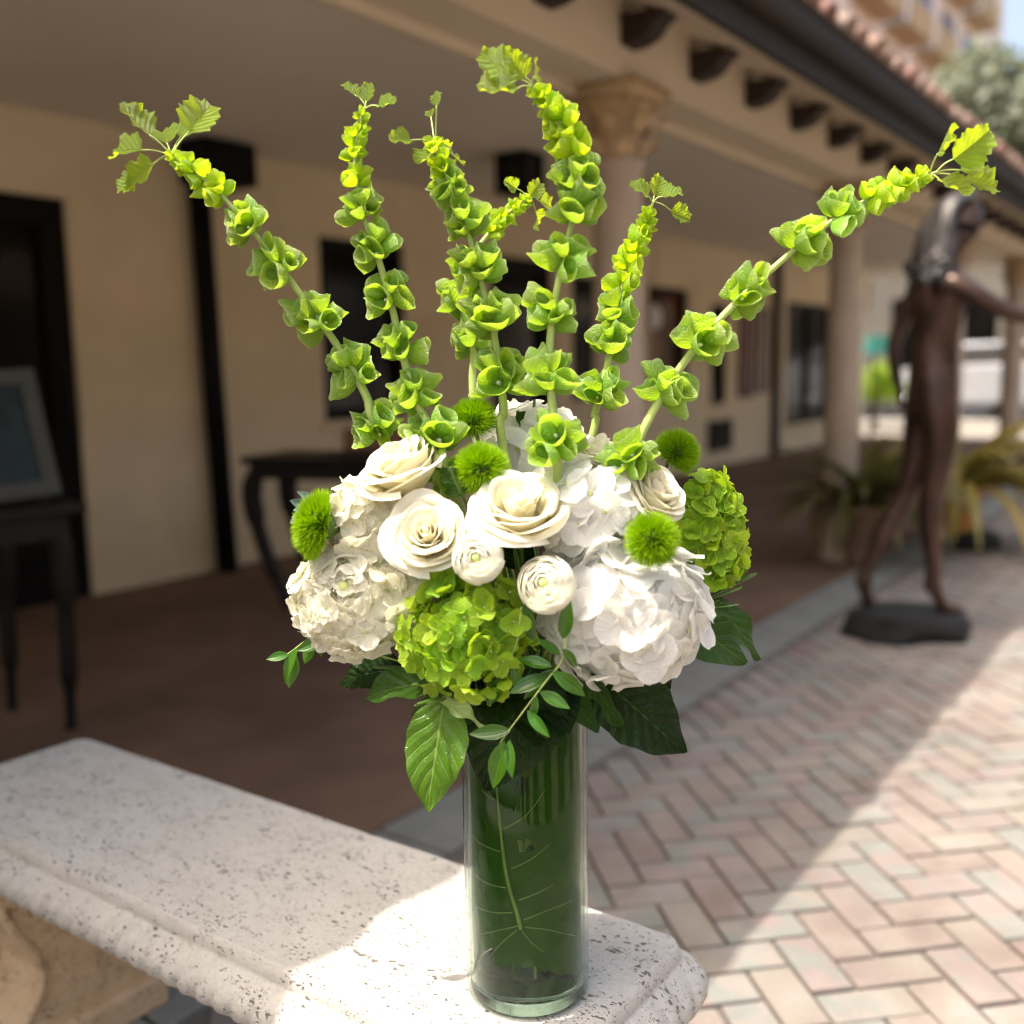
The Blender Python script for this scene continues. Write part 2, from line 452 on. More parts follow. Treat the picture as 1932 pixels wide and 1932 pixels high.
for k, (nv, dl, Mc) in enumerate(cands):
    dz = random.uniform(-0.003, 0.002); Mj = Mc @ Matrix.Translation((0, 0, dz)) @ Matrix.Rotation(random.uniform(-0.006, 0.006), 4, 'Z')
    if k < 300 and nv == 0: inst('brick', brick_me, pave, Mj)
    else: rest.add([(0.0045, 0.0045, 0), (2 * CELL - 0.0045, 0.0045, 0), (2 * CELL - 0.0045, CELL - 0.0045, 0), (0.0045, CELL - 0.0045, 0),
                    (0.0015, 0.0015, -0.03), (2 * CELL - 0.0015, 0.0015, -0.03), (2 * CELL - 0.0015, CELL - 0.0015, -0.03), (0.0015, CELL - 0.0015, -0.03)],
                   [(0, 1, 2, 3), (0, 4, 5, 1), (1, 5, 6, 2), (2, 6, 7, 3), (3, 7, 4, 0)], None, Mj)
tag(rest.build('bricks', M_brick, pave, None, False), kind='stuff')
sheet('street', -60, 60, 19.5, 27.5, 0.0, M_asphalt, 0.05)
for yy in (19.2, 27.5): sheet('kerb', -60, 60, yy, yy + 0.3, 0.1, M_kerb, 0.15)
mb = MB()
for k in range(-12, 13): box(mb, (k * 3.0, 23.44, -0.01), (k * 3.0 + 1.6, 23.56, 0.004))
o = mb.build('road_marking', M_white, None, None, False); o['kind'] = 'structure'

# ------------------------------------------------------------------ arcade building
WX = -4.85
bld = thing('arcade_building', (-4.0, 3.0, 0), 'cream stucco arcade building with columned porch, dark gutter and clay roof tiles', 'building')
ops = [(1.75, 3.03, 0.0, 2.01, 'door'), (4.74, 5.56, 0.82, 1.99, 'window'), (6.55, 7.45, 0.0, 2.02, 'door'), (7.75, 8.65, 0.85, 1.93, 'window'),
       (9.15, 10.05, 0.85, 1.92, 'warm'), (10.62, 11.05, 0.7, 1.8, 'window'), (12.9, 14.8, 0.34, 1.92, 'window')]
mb = MB(); y = -5.0
for (a, b, z0, z1, k) in ops:
    box(mb, (WX - 0.2, y, -0.05), (WX, a, 2.45))
    if z0 > 0: box(mb, (WX - 0.2, a, -0.05), (WX, b, z0))
    box(mb, (WX - 0.2, a, z1), (WX, b, 2.45)); y = b
box(mb, (WX - 0.2, y, -0.05), (WX, 16.2, 2.45))
box(mb, (-5.42, -5, -0.05), (-5.31, 16.2, 3.8)); box(mb, (-5.31, -5, -0.05), (WX - 0.201, -4.9, 2.4)); box(mb, (-5.31, 16.1, -0.05), (WX - 0.201, 16.2, 2.4))  # added unseen back wall and ends, blocking light behind the openings
mb.build('wall', M_stucco, bld, None, False)
for (a, b, z0, z1, k) in ops:
    fw = 0.13 if k == 'door' else 0.07
    fr = MB(); X0, X1 = WX - 0.13, WX - 0.035
    box(fr, (X0, a, z0), (X1, a + fw, z1)); box(fr, (X0, b - fw, z0), (X1, b, z1))
    box(fr, (X0, a + fw, z1 - fw), (X1, b - fw, z1)); box(fr, (X0, a + fw, z0), (X1, b - fw, z0 + (0.2 if k == 'door' else fw)))
    if k == 'window' and b - a > 1.2: box(fr, (X0, (a + b) / 2 - 0.03, z0 + fw), (X1, (a + b) / 2 + 0.03, z1 - fw))
    fo = fr.build('door' if k == 'door' else 'window', M_black, bld, None, False)
    p = MB(); box(p, (WX - 0.10, a + fw - 0.005, z0 + fw - 0.005), (WX - 0.085, b - fw + 0.005, z1 - fw + 0.005))
    p.build('pane', M_pane_warm if k == 'warm' else M_pane, fo, None, False)
    if k == 'door':
        h = MB(); tube(h, [(WX - 0.0, b - 0.065, 0.9), (WX + 0.03, b - 0.065, 0.92), (WX + 0.03, b - 0.065, 1.18), (WX - 0.0, b - 0.065, 1.2)], 0.011, 8); h.build('handle', M_gutter, fo)
    else:
        s = MB(); box(s, (WX - 0.03, a - 0.04, z0 - 0.05), (WX + 0.04, b + 0.04, z0 - 0.003)); s.build('sill', M_stucco, fo, None, False)
mb = MB(); box(mb, (WX + 0.002, 4.9, 0.45), (WX + 0.05, 5.5, 0.76)); mb.build('wall_panel', M_woodwarm, bld, None, False)
mb = MB(); box(mb, (WX + 0.002, 10.55, 0.18), (WX + 0.04, 11.15, 0.52)); mb.build('wall_vent', M_gutter, bld, None, False)
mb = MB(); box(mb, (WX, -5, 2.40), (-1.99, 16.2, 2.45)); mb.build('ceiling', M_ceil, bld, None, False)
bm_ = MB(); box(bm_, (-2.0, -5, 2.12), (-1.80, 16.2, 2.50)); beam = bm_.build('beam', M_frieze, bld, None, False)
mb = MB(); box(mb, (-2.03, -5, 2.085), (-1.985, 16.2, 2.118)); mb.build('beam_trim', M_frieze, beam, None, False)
# eave: sloping cream soffit, dark fascia and gutter
sf = MB(); ys = (-5, 16.2)
sf.add([(-1.80, ys[0], 2.365), (-1.41, ys[0], 2.215), (-1.41, ys[1], 2.215), (-1.80, ys[1], 2.365), (-1.80, ys[0], 2.39), (-1.41, ys[0], 2.24), (-1.41, ys[1], 2.24), (-1.80, ys[1], 2.39)],
       [(0, 3, 2, 1), (4, 5, 6, 7), (0, 1, 5, 4), (1, 2, 6, 5), (2, 3, 7, 6), (3, 0, 4, 7)])
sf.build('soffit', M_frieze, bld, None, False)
mb = MB(); box(mb, (-1.41, -5, 2.18), (-1.385, 16.2, 2.40)); mb.build('fascia', M_gutter, bld, None, False)
g = MB(); prof = [(-1.384, 2.27), (-1.36, 2.262), (-1.335, 2.275), (-1.325, 2.30), (-1.328, 2.345), (-1.315, 2.37), (-1.322, 2.375), (-1.336, 2.352), (-1.338, 2.30), (-1.36, 2.28), (-1.384, 2.285)]
n = len(prof)
g.add([(x, yy, z) for yy in ys for (x, z) in prof], [(i, (i + 1) % n, n + (i + 1) % n, n + i) for i in range(n)] + [list(range(n)), list(range(n, 2 * n))[::-1]])
g.build('gutter', M_gutter, bld, None, False)
# roof deck and barrel tiles
SL = 0.36
rf = MB(); rf.add([(-1.395, ys[0], 2.402), (-5.4, ys[0], 2.402 + 4.0 * SL), (-5.4, ys[1], 2.402 + 4.0 * SL), (-1.395, ys[1], 2.402), (-5.4, ys[0], 2.5), (-5.4, ys[1], 2.5), (-5.4, ys[0], 2.455), (-1.80, ys[0], 2.455), (-1.80, ys[1], 2.455), (-5.4, ys[1], 2.455)],
                  [(0, 3, 2, 1), (1, 2, 9, 6), (6, 9, 8, 7)])
roof = rf.build('roof', M_tile, bld, None, False)
def tile_mesh(L=0.36, r=0.078, t=0.014, seg=8):
    mb = MB(); v = []
    for e, x in enumerate((0, -L)):
        for rr in (r, r - t):
            for k in range(seg + 1):
                a = math.pi * k / seg; v.append((x, rr * math.cos(a), rr * math.sin(a) * 0.9))
    m = seg + 1; f = []
    for k in range(seg):
        f += [(k, k + 1, 2 * m + k + 1, 2 * m + k), (m + k, 3 * m + k, 3 * m + k + 1, m + k + 1), (k, m + k, m + k + 1, k + 1), (2 * m + k, 2 * m + k + 1, 3 * m + k + 1, 3 * m + k)]
    f += [(0, 2 * m, 3 * m, m), (m - 1, 2 * m - 1, 4 * m - 1, 3 * m - 1)]
    mb.add(v, f); return mb
tb = tile_mesh(); tile_me = tb.mesh('tile', M_tiles)
TR = Matrix.Rotation(math.atan(SL), 4, 'Y')
more = MB(); k = 0
y = -1.0
while y < 16:
    Mt = Matrix.Translation((-1.352 + random.uniform(-0.015, 0.01), y, 2.40 + random.uniform(0, 0.008))) @ TR
    inst('tile', tile_me, roof, Mt)
    for c in range(1, 4): more.add(tb.v, tb.f, None, Matrix.Translation((-0.31 * c, 0, 0.31 * SL * c + 0.01 * c)) @ Mt)
    y += 0.185
tag(more.build('tiles', M_tile, roof), kind='stuff')
# corbels
def corbel_mesh():
    pr = [(0, 0), (0.165, 0), (0.150, -0.012), (0.128, -0.024), (0.112, -0.05), (0.088, -0.066), (0.05, -0.078), (0.0, -0.082)]
    w = 0.05; n = len(pr); mb = MB()
    mb.add([(x, s * w, z) for s in (-1, 1) for (x, z) in pr], [(i, (i + 1) % n, n + (i + 1) % n, n + i) for i in range(n)] + [list(range(n))[::-1], list(range(n, 2 * n))])
    box(mb, (-0.0, -w - 0.008, -0.0), (0.12, w + 0.008, 0.012)); return mb.mesh('corbel', M_corbel, False)
cm = corbel_mesh()
for k in range(-6, 24): inst('corbel', cm, bld, Matrix.Translation((-1.799, 3.767 + 0.525 * k, 2.298)))
# columns
def blade(L, W, nu=10, nv=6, shape=None, fold=0.0, bend=0.0, ruf=0.0, rf=9.0, serr=0.0, sn=14, ph=0.0, twist=0.0, cup=0.0):
    """thin blade along +x, normal +z; u,v in UV (v from -1 to 1)"""
    shape = shape or (lambda u: math.sin(math.pi * min(1, u * 0.97 + 0.02)) ** 0.8)
    v = []; uv = []; x = z = 0.0
    for i in range(nu + 1):
        u = i / nu
        if i:
            a = bend * (u - 0.5 / nu); x += math.cos(a) * L / nu; z += math.sin(a) * L / nu
        hw = W * shape(u)
        nx, nz = -math.sin(bend * u), math.cos(bend * u)
        for j in range(nv + 1):
            s = -1 + 2 * j / nv
            e = hw * s * (1 + (serr * (abs((u * sn) % 1 - 0.5) * 2 - 0.5) if abs(s) > 0.99 else 0))
            h = fold * abs(e) + ruf * abs(s) ** 2 * math.sin(u * rf + ph + (2.1 if s > 0 else 0)) * min(1, u * 3) + cup * (abs(s) ** 2) * W
            yy = e * math.cos(twist * u); h += e * math.sin(twist * u)
            v.append((x + nx * h, yy, z + nz * h)); uv.append((u, s))
    w = nv + 1
    f = [(i * w + j, (i + 1) * w + j, (i + 1) * w + j + 1, i * w + j + 1) for i in range(nu) for j in range(nv)]
    return v, f, uv
def column(Y):
    t = MB(); lathe(t, [(0.0, 0.0), (0.118, 0.0), (0.118, 0.05), (0.104, 0.06), (0.098, 0.08), (0.098, 0.6), (0.094, 1.3), (0.086, 1.84), (0.1, 1.85), (0.1, 1.87), (0.0, 1.87)], 28, Matrix.Translation((-1.9, Y, 0)))
    c = t.build('column', M_column, bld)
    k = MB(); M0 = Matrix.Translation((-1.9, Y, 0))
    lathe(k, [(0.0, 1.872), (0.088, 1.872), (0.088, 1.95), (0.105, 2.03), (0.13, 2.07), (0.0, 2.072)], 20, M0)
    for row, (z0, L, nn) in enumerate(((1.875, 0.11, 8), (1.95, 0.12, 8))):
        for i in range(nn):
            a = 2 * math.pi * (i + 0.5 * row) / nn
            v, f, uv = blade(L, 0.036, 6, 4, bend=-1.6, fold=-0.3)
            Ml = M0 @ Matrix.Rotation(a, 4, 'Z') @ Matrix.Translation((0.094 + 0.012 * row, 0, z0)) @ leafbasis((0, 0, 0), (0.12, 0, 1), (-1, 0, 0.1)) 
            k.add(v, f, uv, Ml)
    for i in range(4):
        a = math.pi / 4 + i * math.pi / 2; d = Vector((math.cos(a), math.sin(a), 0)); c0 = M0.translation + d * 0.125 + UZ * 2.055
        tube(k, [c0 + d * (0.022 * math.cos(b) * (1 - b / 14)) + UZ * (0.022 * math.sin(b) * (1 - b / 14)) for b in [0.5 * q for q in range(20)]], 0.009, 6)
    box(k, (-2.04, Y - 0.14, 2.075), (-1.76, Y + 0.14, 2.118))
    ko = k.build('capital', M_capital, c)
for k in range(-1, 5): column(3.35 + 2.6 * k)
# downpipe with box head
mb = MB(); tube(mb, [(WX + 0.075, 3.835, 0.0), (WX + 0.075, 3.80, 1.2), (WX + 0.075, 3.78, 2.2)], 0.062, 10)
dp = mb.build('downpipe', M_black, bld)
mb = bbox((WX + 0.002, 3.70, 2.17), (WX + 0.24, 4.06, 2.398), 0.012); mb.build('pipe_head', M_black, dp, None, False)
# ceiling lantern
lp = on_z(980, 290, 2.4)
ln = thing('ceiling_lantern', (lp.x, lp.y, 2.4), 'dark square lantern mounted on the porch ceiling', 'lantern')
MB().add([], []) 
mb = bbox((lp.x - 0.11, lp.y - 0.11, 2.36), (lp.x + 0.11, lp.y + 0.11, 2.3985), 0.01); mb.build('canopy', M_black, ln, None, False)
mb = MB()
for sx in (-1, 1):
    for sy in (-1, 1): box(mb, (lp.x + sx * 0.095 - 0.01, lp.y + sy * 0.095 - 0.01, 2.19), (lp.x + sx * 0.095 + 0.01, lp.y + sy * 0.095 + 0.01, 2.36))
box(mb, (lp.x - 0.11, lp.y - 0.11, 2.17), (lp.x + 0.11, lp.y + 0.11, 2.19)); mb.build('cage', M_black, ln, None, False)
mb = MB(); box(mb, (lp.x - 0.085, lp.y - 0.085, 2.192), (lp.x + 0.085, lp.y + 0.085, 2.357)); mb.build('glass', M_pane, ln, None, False)

# ------------------------------------------------------------------ added unseen building, there only to give the vase glass reflections
ob = thing('added_reflection_building', (7.5, -2.0, 0), 'added unseen cream building with dark doorways, only for reflections in the vase glass', 'building')
mb = MB(); box(mb, (7.0, -14, 0), (11, 12, 3.4)); mb.build('wall', M_stucco, ob, None, False)
mb = MB(); box(mb, (6.3, -14.5, 3.4), (11.5, 12.5, 3.7)); mb.build('roof', M_tile, ob, None, False)
for k in range(7):
    y = -13 + k * 3.6; mb = MB(); box(mb, (6.96, y, 0.0), (7.02, y + 1.9, 2.6)); dd = mb.build('door', M_black, ob, None, False)
    mb = MB(); box(mb, (6.945, y + 0.12, 0.25), (6.958, y + 1.78, 2.48)); mb.build('pane', M_pane, dd, None, False)
# ------------------------------------------------------------------ things on the porch
def cab_table(name, P, ex, ey, L, D, ht, label, bow, lw=0.85):
    t = thing(name, (P.x, P.y, 0), label, 'table')
    M = Matrix(((ex.x, ey.x, 0, P.x), (ex.y, ey.y, 0, P.y), (0, 0, 1, 0), (0, 0, 0, 1)))
    def bake(mb, nm, sm=False):
        return MB().add(mb.v, mb.f, mb.uv, M).build(nm, M_darkwood, t, None, sm)
    bake(bbox((-0.02, -0.02, ht - 0.035), (L + 0.02, D + 0.02, ht), 0.008), 'table_top')
    a = MB(); box(a, (0.03, 0.02, ht - 0.11), (L - 0.03, 0.04, ht - 0.036)); box(a, (0.03, D - 0.04, ht - 0.11), (L - 0.03, D - 0.02, ht - 0.036))
    box(a, (0.02, 0.045, ht - 0.11), (0.04, D - 0.045, ht - 0.036)); box(a, (L - 0.04, 0.045, ht - 0.11), (L - 0.02, D - 0.045, ht - 0.036)); bake(a, 'apron')
    for i, x in enumerate((0.045, L - 0.045)):
        for yv in (0.045, D - 0.045):
            s = 1 if i == 0 else -1; l = MB()
            tube(l, spline([(x, yv, ht - 0.05), (x - s * bow * 0.35, yv, ht * 0.78), (x - s * bow * 0.25, yv, ht * 0.6), (x + s * bow * 0.15, yv, ht * 0.35), (x + s * bow * 0.75, yv, 0.08), (x + s * bow, yv, 0.0)], 4), [0.034 * lw] * 3 + [0.042 * lw] * 6 + [0.032 * lw] * 6 + [0.02 * lw] * 5 + [0.026 * lw], 8)
            bake(l, 'leg', True)
    return t
P1 = on_z(462, 862, 0.74); P2 = on_z(712, 866, 0.74)
ex = Vector((P2.x - P1.x, P2.y - P1.y, 0)); Lt = ex.length; ex.normalize(); ey = Vector((-ex.y, ex.x, 0))
cab_table('console_table', P1, ex, ey, Lt, 0.42, 0.74, 'black console table with curved cabriole legs against the porch wall', 0.13, 1.25)
cab_table('side_table', Vector((-3.02, 0.93, 0)), Vector((0, 1, 0)), Vector((-1, 0, 0)), 0.92, 0.45, 0.745, 'dark side table with slim straight legs holding a leaning board', 0.012)
M_board = plain('grey_green_board', (0.07, 0.075, 0.066), 0.7, 0.15, 6)
M_boardteal = plain('dark_teal_print', (0.012, 0.028, 0.03), 0.7, 0.5, 9)
bt = thing('leaning_board', (-3.2, 1.62, 0.745), 'grey framed board with dark teal picture leaning on the side table', 'board')
Mb = Matrix.Translation((-3.17, 1.60, 0.751)) @ Matrix.Rotation(rad(-16), 4, 'Y') @ Matrix.Rotation(rad(-10), 4, 'Z')
f_ = MB(); 
for lo, hi in (((-0.015, -0.26, 0), (0.015, -0.21, 0.42)), ((-0.015, 0.21, 0), (0.015, 0.26, 0.42)), ((-0.015, -0.21, 0), (0.015, 0.21, 0.05)), ((-0.015, -0.21, 0.37), (0.015, 0.21, 0.42))): box(f_, lo, hi)
MB().add(f_.v, f_.f, None, Mb).build('frame', M_board, bt, None, False)
f_ = MB(); box(f_, (-0.01, -0.212, 0.048), (0.004, 0.212, 0.372)); MB().add(f_.v, f_.f, None, Mb).build('picture', M_boardteal, bt, None, False)
# round white disc, posters
dc = on_x(1238, 598, WX + 0.06)
t = thing('wall_disc', (WX, dc.y, dc.z), 'round white disc hanging in front of the warm brown shop window', 'disc')
mb = MB(); lathe(mb, [(0, 0.0), (0.115, 0.0), (0.12, 0.008), (0.115, 0.016), (0.0, 0.018)], 28, Matrix.Translation((WX + 0.04, dc.y, dc.z)) @ Matrix.Rotation(rad(90), 4, 'Y')); mb.build('plate', M_white, t)
mb = MB(); tube(mb, [(WX + 0.045, dc.y, dc.z + 0.1), (WX + 0.045, dc.y, 2.395)], 0.004, 6); mb.build('cord', M_black, t)
M_post1 = plain('pale_poster', (0.35, 0.30, 0.28), 0.6, 0.5, 14); M_post2 = plain('reddish_poster', (0.16, 0.06, 0.05), 0.6, 0.5, 10)
for (a, b, z0, z1, m, l) in ((11.35, 11.8, 0.75, 1.85, M_post2, 'tall dark red framed poster on the wall beyond the window'), (11.95, 12.25, 0.8, 1.8, M_post1, 'narrow pale framed poster beside the dark red one')):
    t = thing('poster', (WX, a, z0), l, 'poster'); mb = MB()
    for lo, hi in (((0.001, a, z0), (0.03, a + 0.03, z1)), ((0.001, b - 0.03, z0), (0.03, b, z1)), ((0.001, a + 0.03, z0), (0.03, b - 0.03, z0 + 0.03)), ((0.001, a + 0.03, z1 - 0.03), (0.03, b - 0.03, z1))): box(mb, lo, hi)
    MB().add(mb.v, mb.f, None, Matrix.Translation((WX, 0, 0))).build('frame', M_black, t, None, False)
    mb = MB(); box(mb, (WX + 0.002, a + 0.028, z0 + 0.028), (WX + 0.015, b - 0.028, z1 - 0.028)); mb.build('print', m, t, None, False)
t = thing('wall_post', (WX + 0.05, 12.45, 0), 'slim dark post against the porch wall by the far window', 'post')
mb = MB(); box(mb, (WX + 0.01, 12.41, 0), (WX + 0.09, 12.49, 2.395)); mb.build('shaft', M_black, t, None, False)
mb = MB(); box(mb, (WX + 0.005, 12.38, 0.0), (WX + 0.115, 12.52, 0.03)); mb.build('foot', M_black, t, None, False)

# ------------------------------------------------------------------ statue
sp = on_z(1712, 1196); sp = sp + R0 * 0.01; SPX = (sp - EYE).dot(FW) / FPX
st = thing('bronze_statue', (sp.x, sp.y, 0), 'brown bronze statue of a walking woman on tiptoe with one arm held out', 'statue')
def sl(px, py, dy=0.0):
    """local point from the outline: image right, up, and away"""
    return Vector(((px - 1712) * SPX, dy, (1200 - py) * SPX))
MS = Matrix(((R0.x, -NC.x, 0, sp.x), (R0.y, -NC.y, 0, sp.y), (0, 0, 1, 0), (0, 0, 0, 1)))
sv = []; se = []; sr = []
def chain(pts, start=None):
    prev = start
    for (p, r) in pts:
        sv.append(p); sr.append(r if isinstance(r, tuple) else (r, r)); i = len(sv) - 1
        if prev is not None: se.append((prev, i))
        prev = i
    return prev
pel = chain([(sl(1735, 742), (0.128, 0.138))])
wst = chain([(sl(1738, 690), (0.096, 0.112)), (sl(1737, 640), (0.078, 0.1)), (sl(1739, 590), (0.094, 0.122))], pel)
nk0 = chain([(sl(1745, 548), (0.085, 0.12)), (sl(1752, 520), 0.05), (sl(1762, 492), 0.042)], wst)
hd = chain([(sl(1776, 462), (0.078, 0.068)), (sl(1779, 432), (0.095, 0.082)), (sl(1774, 405), (0.08, 0.07))], nk0)
chain([(sl(1797, 466), 0.03)], hd - 2)                                   # chin and jaw
chain([(sl(1805, 445), 0.02), (sl(1812, 450), 0.009)], hd - 1)          # nose
sh = len(sv) - 1
chain([(sl(1742, 552, -0.13), 0.055), (sl(1785, 585, -0.17), 0.042), (sl(1832, 612, -0.18), 0.036), (sl(1885, 622, -0.17), 0.031), (sl(1935, 630, -0.15), 0.024), (sl(1950, 632, -0.145), (0.014, 0.028)), (sl(1968, 634, -0.14), (0.01, 0.026))], wst)
palm = len(sv) - 1
for k in range(4): chain([(sl(1982 + 3 * (k in (1, 2)), 636 + k * 3, -0.165 + 0.017 * k), 0.0085), (sl(1996 + 5 * (k in (1, 2)), 640 + k * 4, -0.168 + 0.018 * k), 0.007)], palm)
chain([(sl(1966, 644, -0.17), 0.009), (sl(1978, 650, -0.18), 0.008)], palm - 1)
chain([(sl(1728, 556, 0.13), 0.055), (sl(1705, 610, 0.17), 0.042), (sl(1690, 660, 0.17), 0.036), (sl(1692, 705, 0.16), 0.03), (sl(1700, 745, 0.15), 0.022), (sl(1704, 762, 0.148), (0.026, 0.014)), (sl(1708, 785, 0.145), (0.02, 0.012))], wst)
# legs: front leg, rear leg, both up on the toes
chain([(sl(1742, 792, -0.06), (0.092, 0.085)), (sl(1743, 845, -0.06), 0.08), (sl(1735, 905, -0.062), 0.064), (sl(1728, 950, -0.065), 0.052), (sl(1731, 1000, -0.07), 0.052), (sl(1738, 1060, -0.07), 0.036), (sl(1740, 1098, -0.07), 0.028), (sl(1724, 1108, -0.07), 0.024)], pel)
chain([(sl(1752, 1132, -0.08), 0.028), (sl(1768, 1152, -0.08), (0.018, 0.036)), (sl(1790, 1157, -0.08), (0.012, 0.034))], len(sv) - 2)
chain([(sl(1732, 792, 0.065), (0.092, 0.085)), (sl(1730, 845, 0.065), 0.08), (sl(1718, 900, 0.07), 0.064), (sl(1704, 948, 0.075), 0.052), (sl(1672, 1005, 0.08), 0.054), (sl(1645, 1070, 0.08), 0.036), (sl(1632, 1106, 0.08), 0.03), (sl(1618, 1112, 0.08), 0.026)], pel)
chain([(sl(1642, 1140, 0.08), 0.028), (sl(1652, 1160, 0.08), (0.018, 0.036)), (sl(1672, 1166, 0.08), (0.012, 0.034))], len(sv) - 2)
chain([(sl(1766, 588, -0.06), 0.045)], wst); chain([(sl(1766, 588, 0.06), 0.045)], wst)
me = bpy.data.meshes.new('body'); me.from_pydata([tuple(MS @ p) for p in sv], se, []); me.materials.append(M_bronze)
body = bpy.data.objects.new('body', me); put(body, st)
md = body.modifiers.new('skin', 'SKIN'); md.use_smooth_shade = True
for i, r in enumerate(sr): me.skin_vertices[0].data[i].radius = (r[0] * 0.93, r[1] * 0.93)
me.skin_vertices[0].data[pel].use_root = True
ss = body.modifiers.new('sub', 'SUBSURF'); ss.levels = 2; ss.render_levels = 2
random.seed(11); hb = MB()
for k in range(90):
    a = random.uniform(-1.35, 1.35); w = math.sin(a) * 0.09
    top = sl(1785 - 12 * abs(a), 395 + 9 * abs(a), w * 0.5); back = sl(1742 - 8 * math.cos(a) * 1.5, 430, w * 1.15); low = sl(1728 + random.uniform(-14, 10), 500, w * 1.3); end = sl(1716 + random.uniform(-20, 20), 535 + random.uniform(-25, 30), w * 1.6)
    fr_ = sl(1800 - 16 * abs(a), 404 + 6 * abs(a), w * 0.6)
    pts = spline([fr_, top, back, low, end], 4)
    tube(hb, [MS @ p for p in pts], [0.017] * 5 + [0.024] * 9 + [0.014] * (len(pts) - 14), 6)
hb.build('hair', M_bronze_hair, st)
rb = MB(); nseg = 40
prof = [(0.0, 0.115), (0.12, 0.113), (0.2, 0.108), (0.24, 0.094), (0.258, 0.06), (0.262, 0.03), (0.262, 0.0), (0.0, 0.0)]
def rockwob(a, i): return 1 + 0.24 * noise.noise((math.cos(a) * 1.7, math.sin(a) * 1.7, i * 0.45)) + 0.05 * noise.noise((math.cos(a) * 6, math.sin(a) * 6, i * 1.1))
lathe(rb, prof[::-1], nseg, MS @ Matrix.Translation((0, 0, 0)) @ Matrix.Diagonal((1.0, 0.72, 1, 1)), 0, rockwob)
rb.build('base', M_rock, st)

# ------------------------------------------------------------------ potted strap-leaved plants and plinth
M_pot1 = plain('tan_clay_pot', (0.22, 0.14, 0.09), 0.8, 0.2, 8); M_pot2 = plain('orange_clay_pot', (0.52, 0.27, 0.08), 0.7, 0.25, 8)
M_soil = plain('dark_soil', (0.03, 0.022, 0.016), 0.95, 0.3, 40)
M_strap = leafy('olive_strap_leaf', (0.12, 0.115, 0.035), (0.24, 0.23, 0.05), 0.35, 0.4, vein=(0.28, 0.26, 0.10), nveins=1, hue=0.06)
M_strap2 = leafy('yellow_strap_leaf', (0.34, 0.29, 0.08), (0.46, 0.38, 0.09), 0.35, 0.4, vein=(0.4, 0.34, 0.14), nveins=1, hue=0.06)
def pot_plant(px, py, h, r, mat, leafm, n, ll, seed, label):
    p = on_z(px, py); t = thing('potted_plant', (p.x, p.y, 0), label, 'plant'); random.seed(seed)
    M0 = Matrix.Translation((p.x, p.y, 0)); mb = MB()
    lathe(mb, [(0, 0), (r * 0.68, 0), (r * 0.72, 0.02), (r * 0.95, h * 0.85), (r * 1.08, h * 0.86), (r * 1.1, h), (r * 0.98, h), (r * 0.94, h * 0.9), (0, h * 0.9)], 26, M0); mb.build('pot', mat, t)
    mb = MB(); lathe(mb, [(0, h * 0.93), (r * 0.935, h * 0.915)], 20, M0); mb.build('soil', M_soil, t)
    for k in range(n):
        a = random.uniform(0, 6.28); el = random.uniform(0.45, 1.35); L = ll * random.uniform(0.7, 1.15)
        v, f, uv = blade(L, 0.034 * random.uniform(0.8, 1.3), 12, 2, lambda u: min(1, 0.35 + u * 2) * (1 - u ** 3) + 0.02, fold=0.35, bend=-random.uniform(0.9, 2.3))
        d = Vector((math.cos(a) * math.cos(el), math.sin(a) * math.cos(el), math.sin(el)))
        nr = Vector((-math.cos(a) * math.sin(el), -math.sin(a) * math.sin(el), math.cos(el)))
        mb = MB(); mb.add(v, f, uv, leafbasis(p + Vector((math.cos(a) * r * 0.25, math.sin(a) * r * 0.25, h * 0.9)), d, nr)); mb.build('leaf', leafm, t)
pot_plant(1622, 1060, 0.34, 0.14, M_pot1, M_strap, 80, 0.68, 3, 'potted strap leaved plant with dark olive leaves in tan pot behind the statue')
pot_plant(1795, 1030, 0.36, 0.15, M_pot2, M_strap2, 84, 0.92, 4, 'potted strap leaved plant with yellowish leaves in an orange pot')
pp = on_z(1828, 1032); t = thing('black_plinth', (pp.x, pp.y, 0), 'low lumpy black plinth on the ground beside the orange pot', 'plinth')
mb = MB(); lathe(mb, [(0, 0), (0.19, 0), (0.185, 0.06), (0.15, 0.1), (0.09, 0.108), (0, 0.11)], 30, Matrix.Translation((pp.x, pp.y, 0)), 0, rockwob); mb.build('block', M_rock, t)

# ------------------------------------------------------------------ far side: street, car, shop, trees, tower
def on_y(x, y, Y):
    d = ray(x, y); return EYE + d * (Y / d.y)
M_car = plain('silver_paint', (0.50, 0.52, 0.55), 0.25, 0.05, 3, metal=0.4); M_tyre = plain('tyre_rubber', (0.02, 0.02, 0.02), 0.8, 0.1, 9)
c0 = on_y(1868, 760, 21.2)
car = thing('parked_car', (c0.x, 21.2, 0), 'silver hatchback parked on the street seen between far columns', 'car')
pr = [(-2.1, 0.35), (-2.1, 0.75), (-1.95, 0.95), (-1.2, 1.02), (-0.55, 1.45), (0.9, 1.48), (1.75, 1.05), (2.05, 0.95), (2.1, 0.4)]
n = len(pr); mb = MB()
prv = []
for s, wd in ((-1, 0.86), (1, 0.86)):
    for (x, z) in pr: prv.append((c0.x + x, 21.2 + s * (wd - (0.16 if z > 1.1 else 0)), z))
mb.add(prv, [(i, (i + 1) % n, n + (i + 1) % n, n + i) for i in range(n)] + [list(range(n))[::-1], list(range(n, 2 * n))]); mb.build('body', M_car, car, None, False)
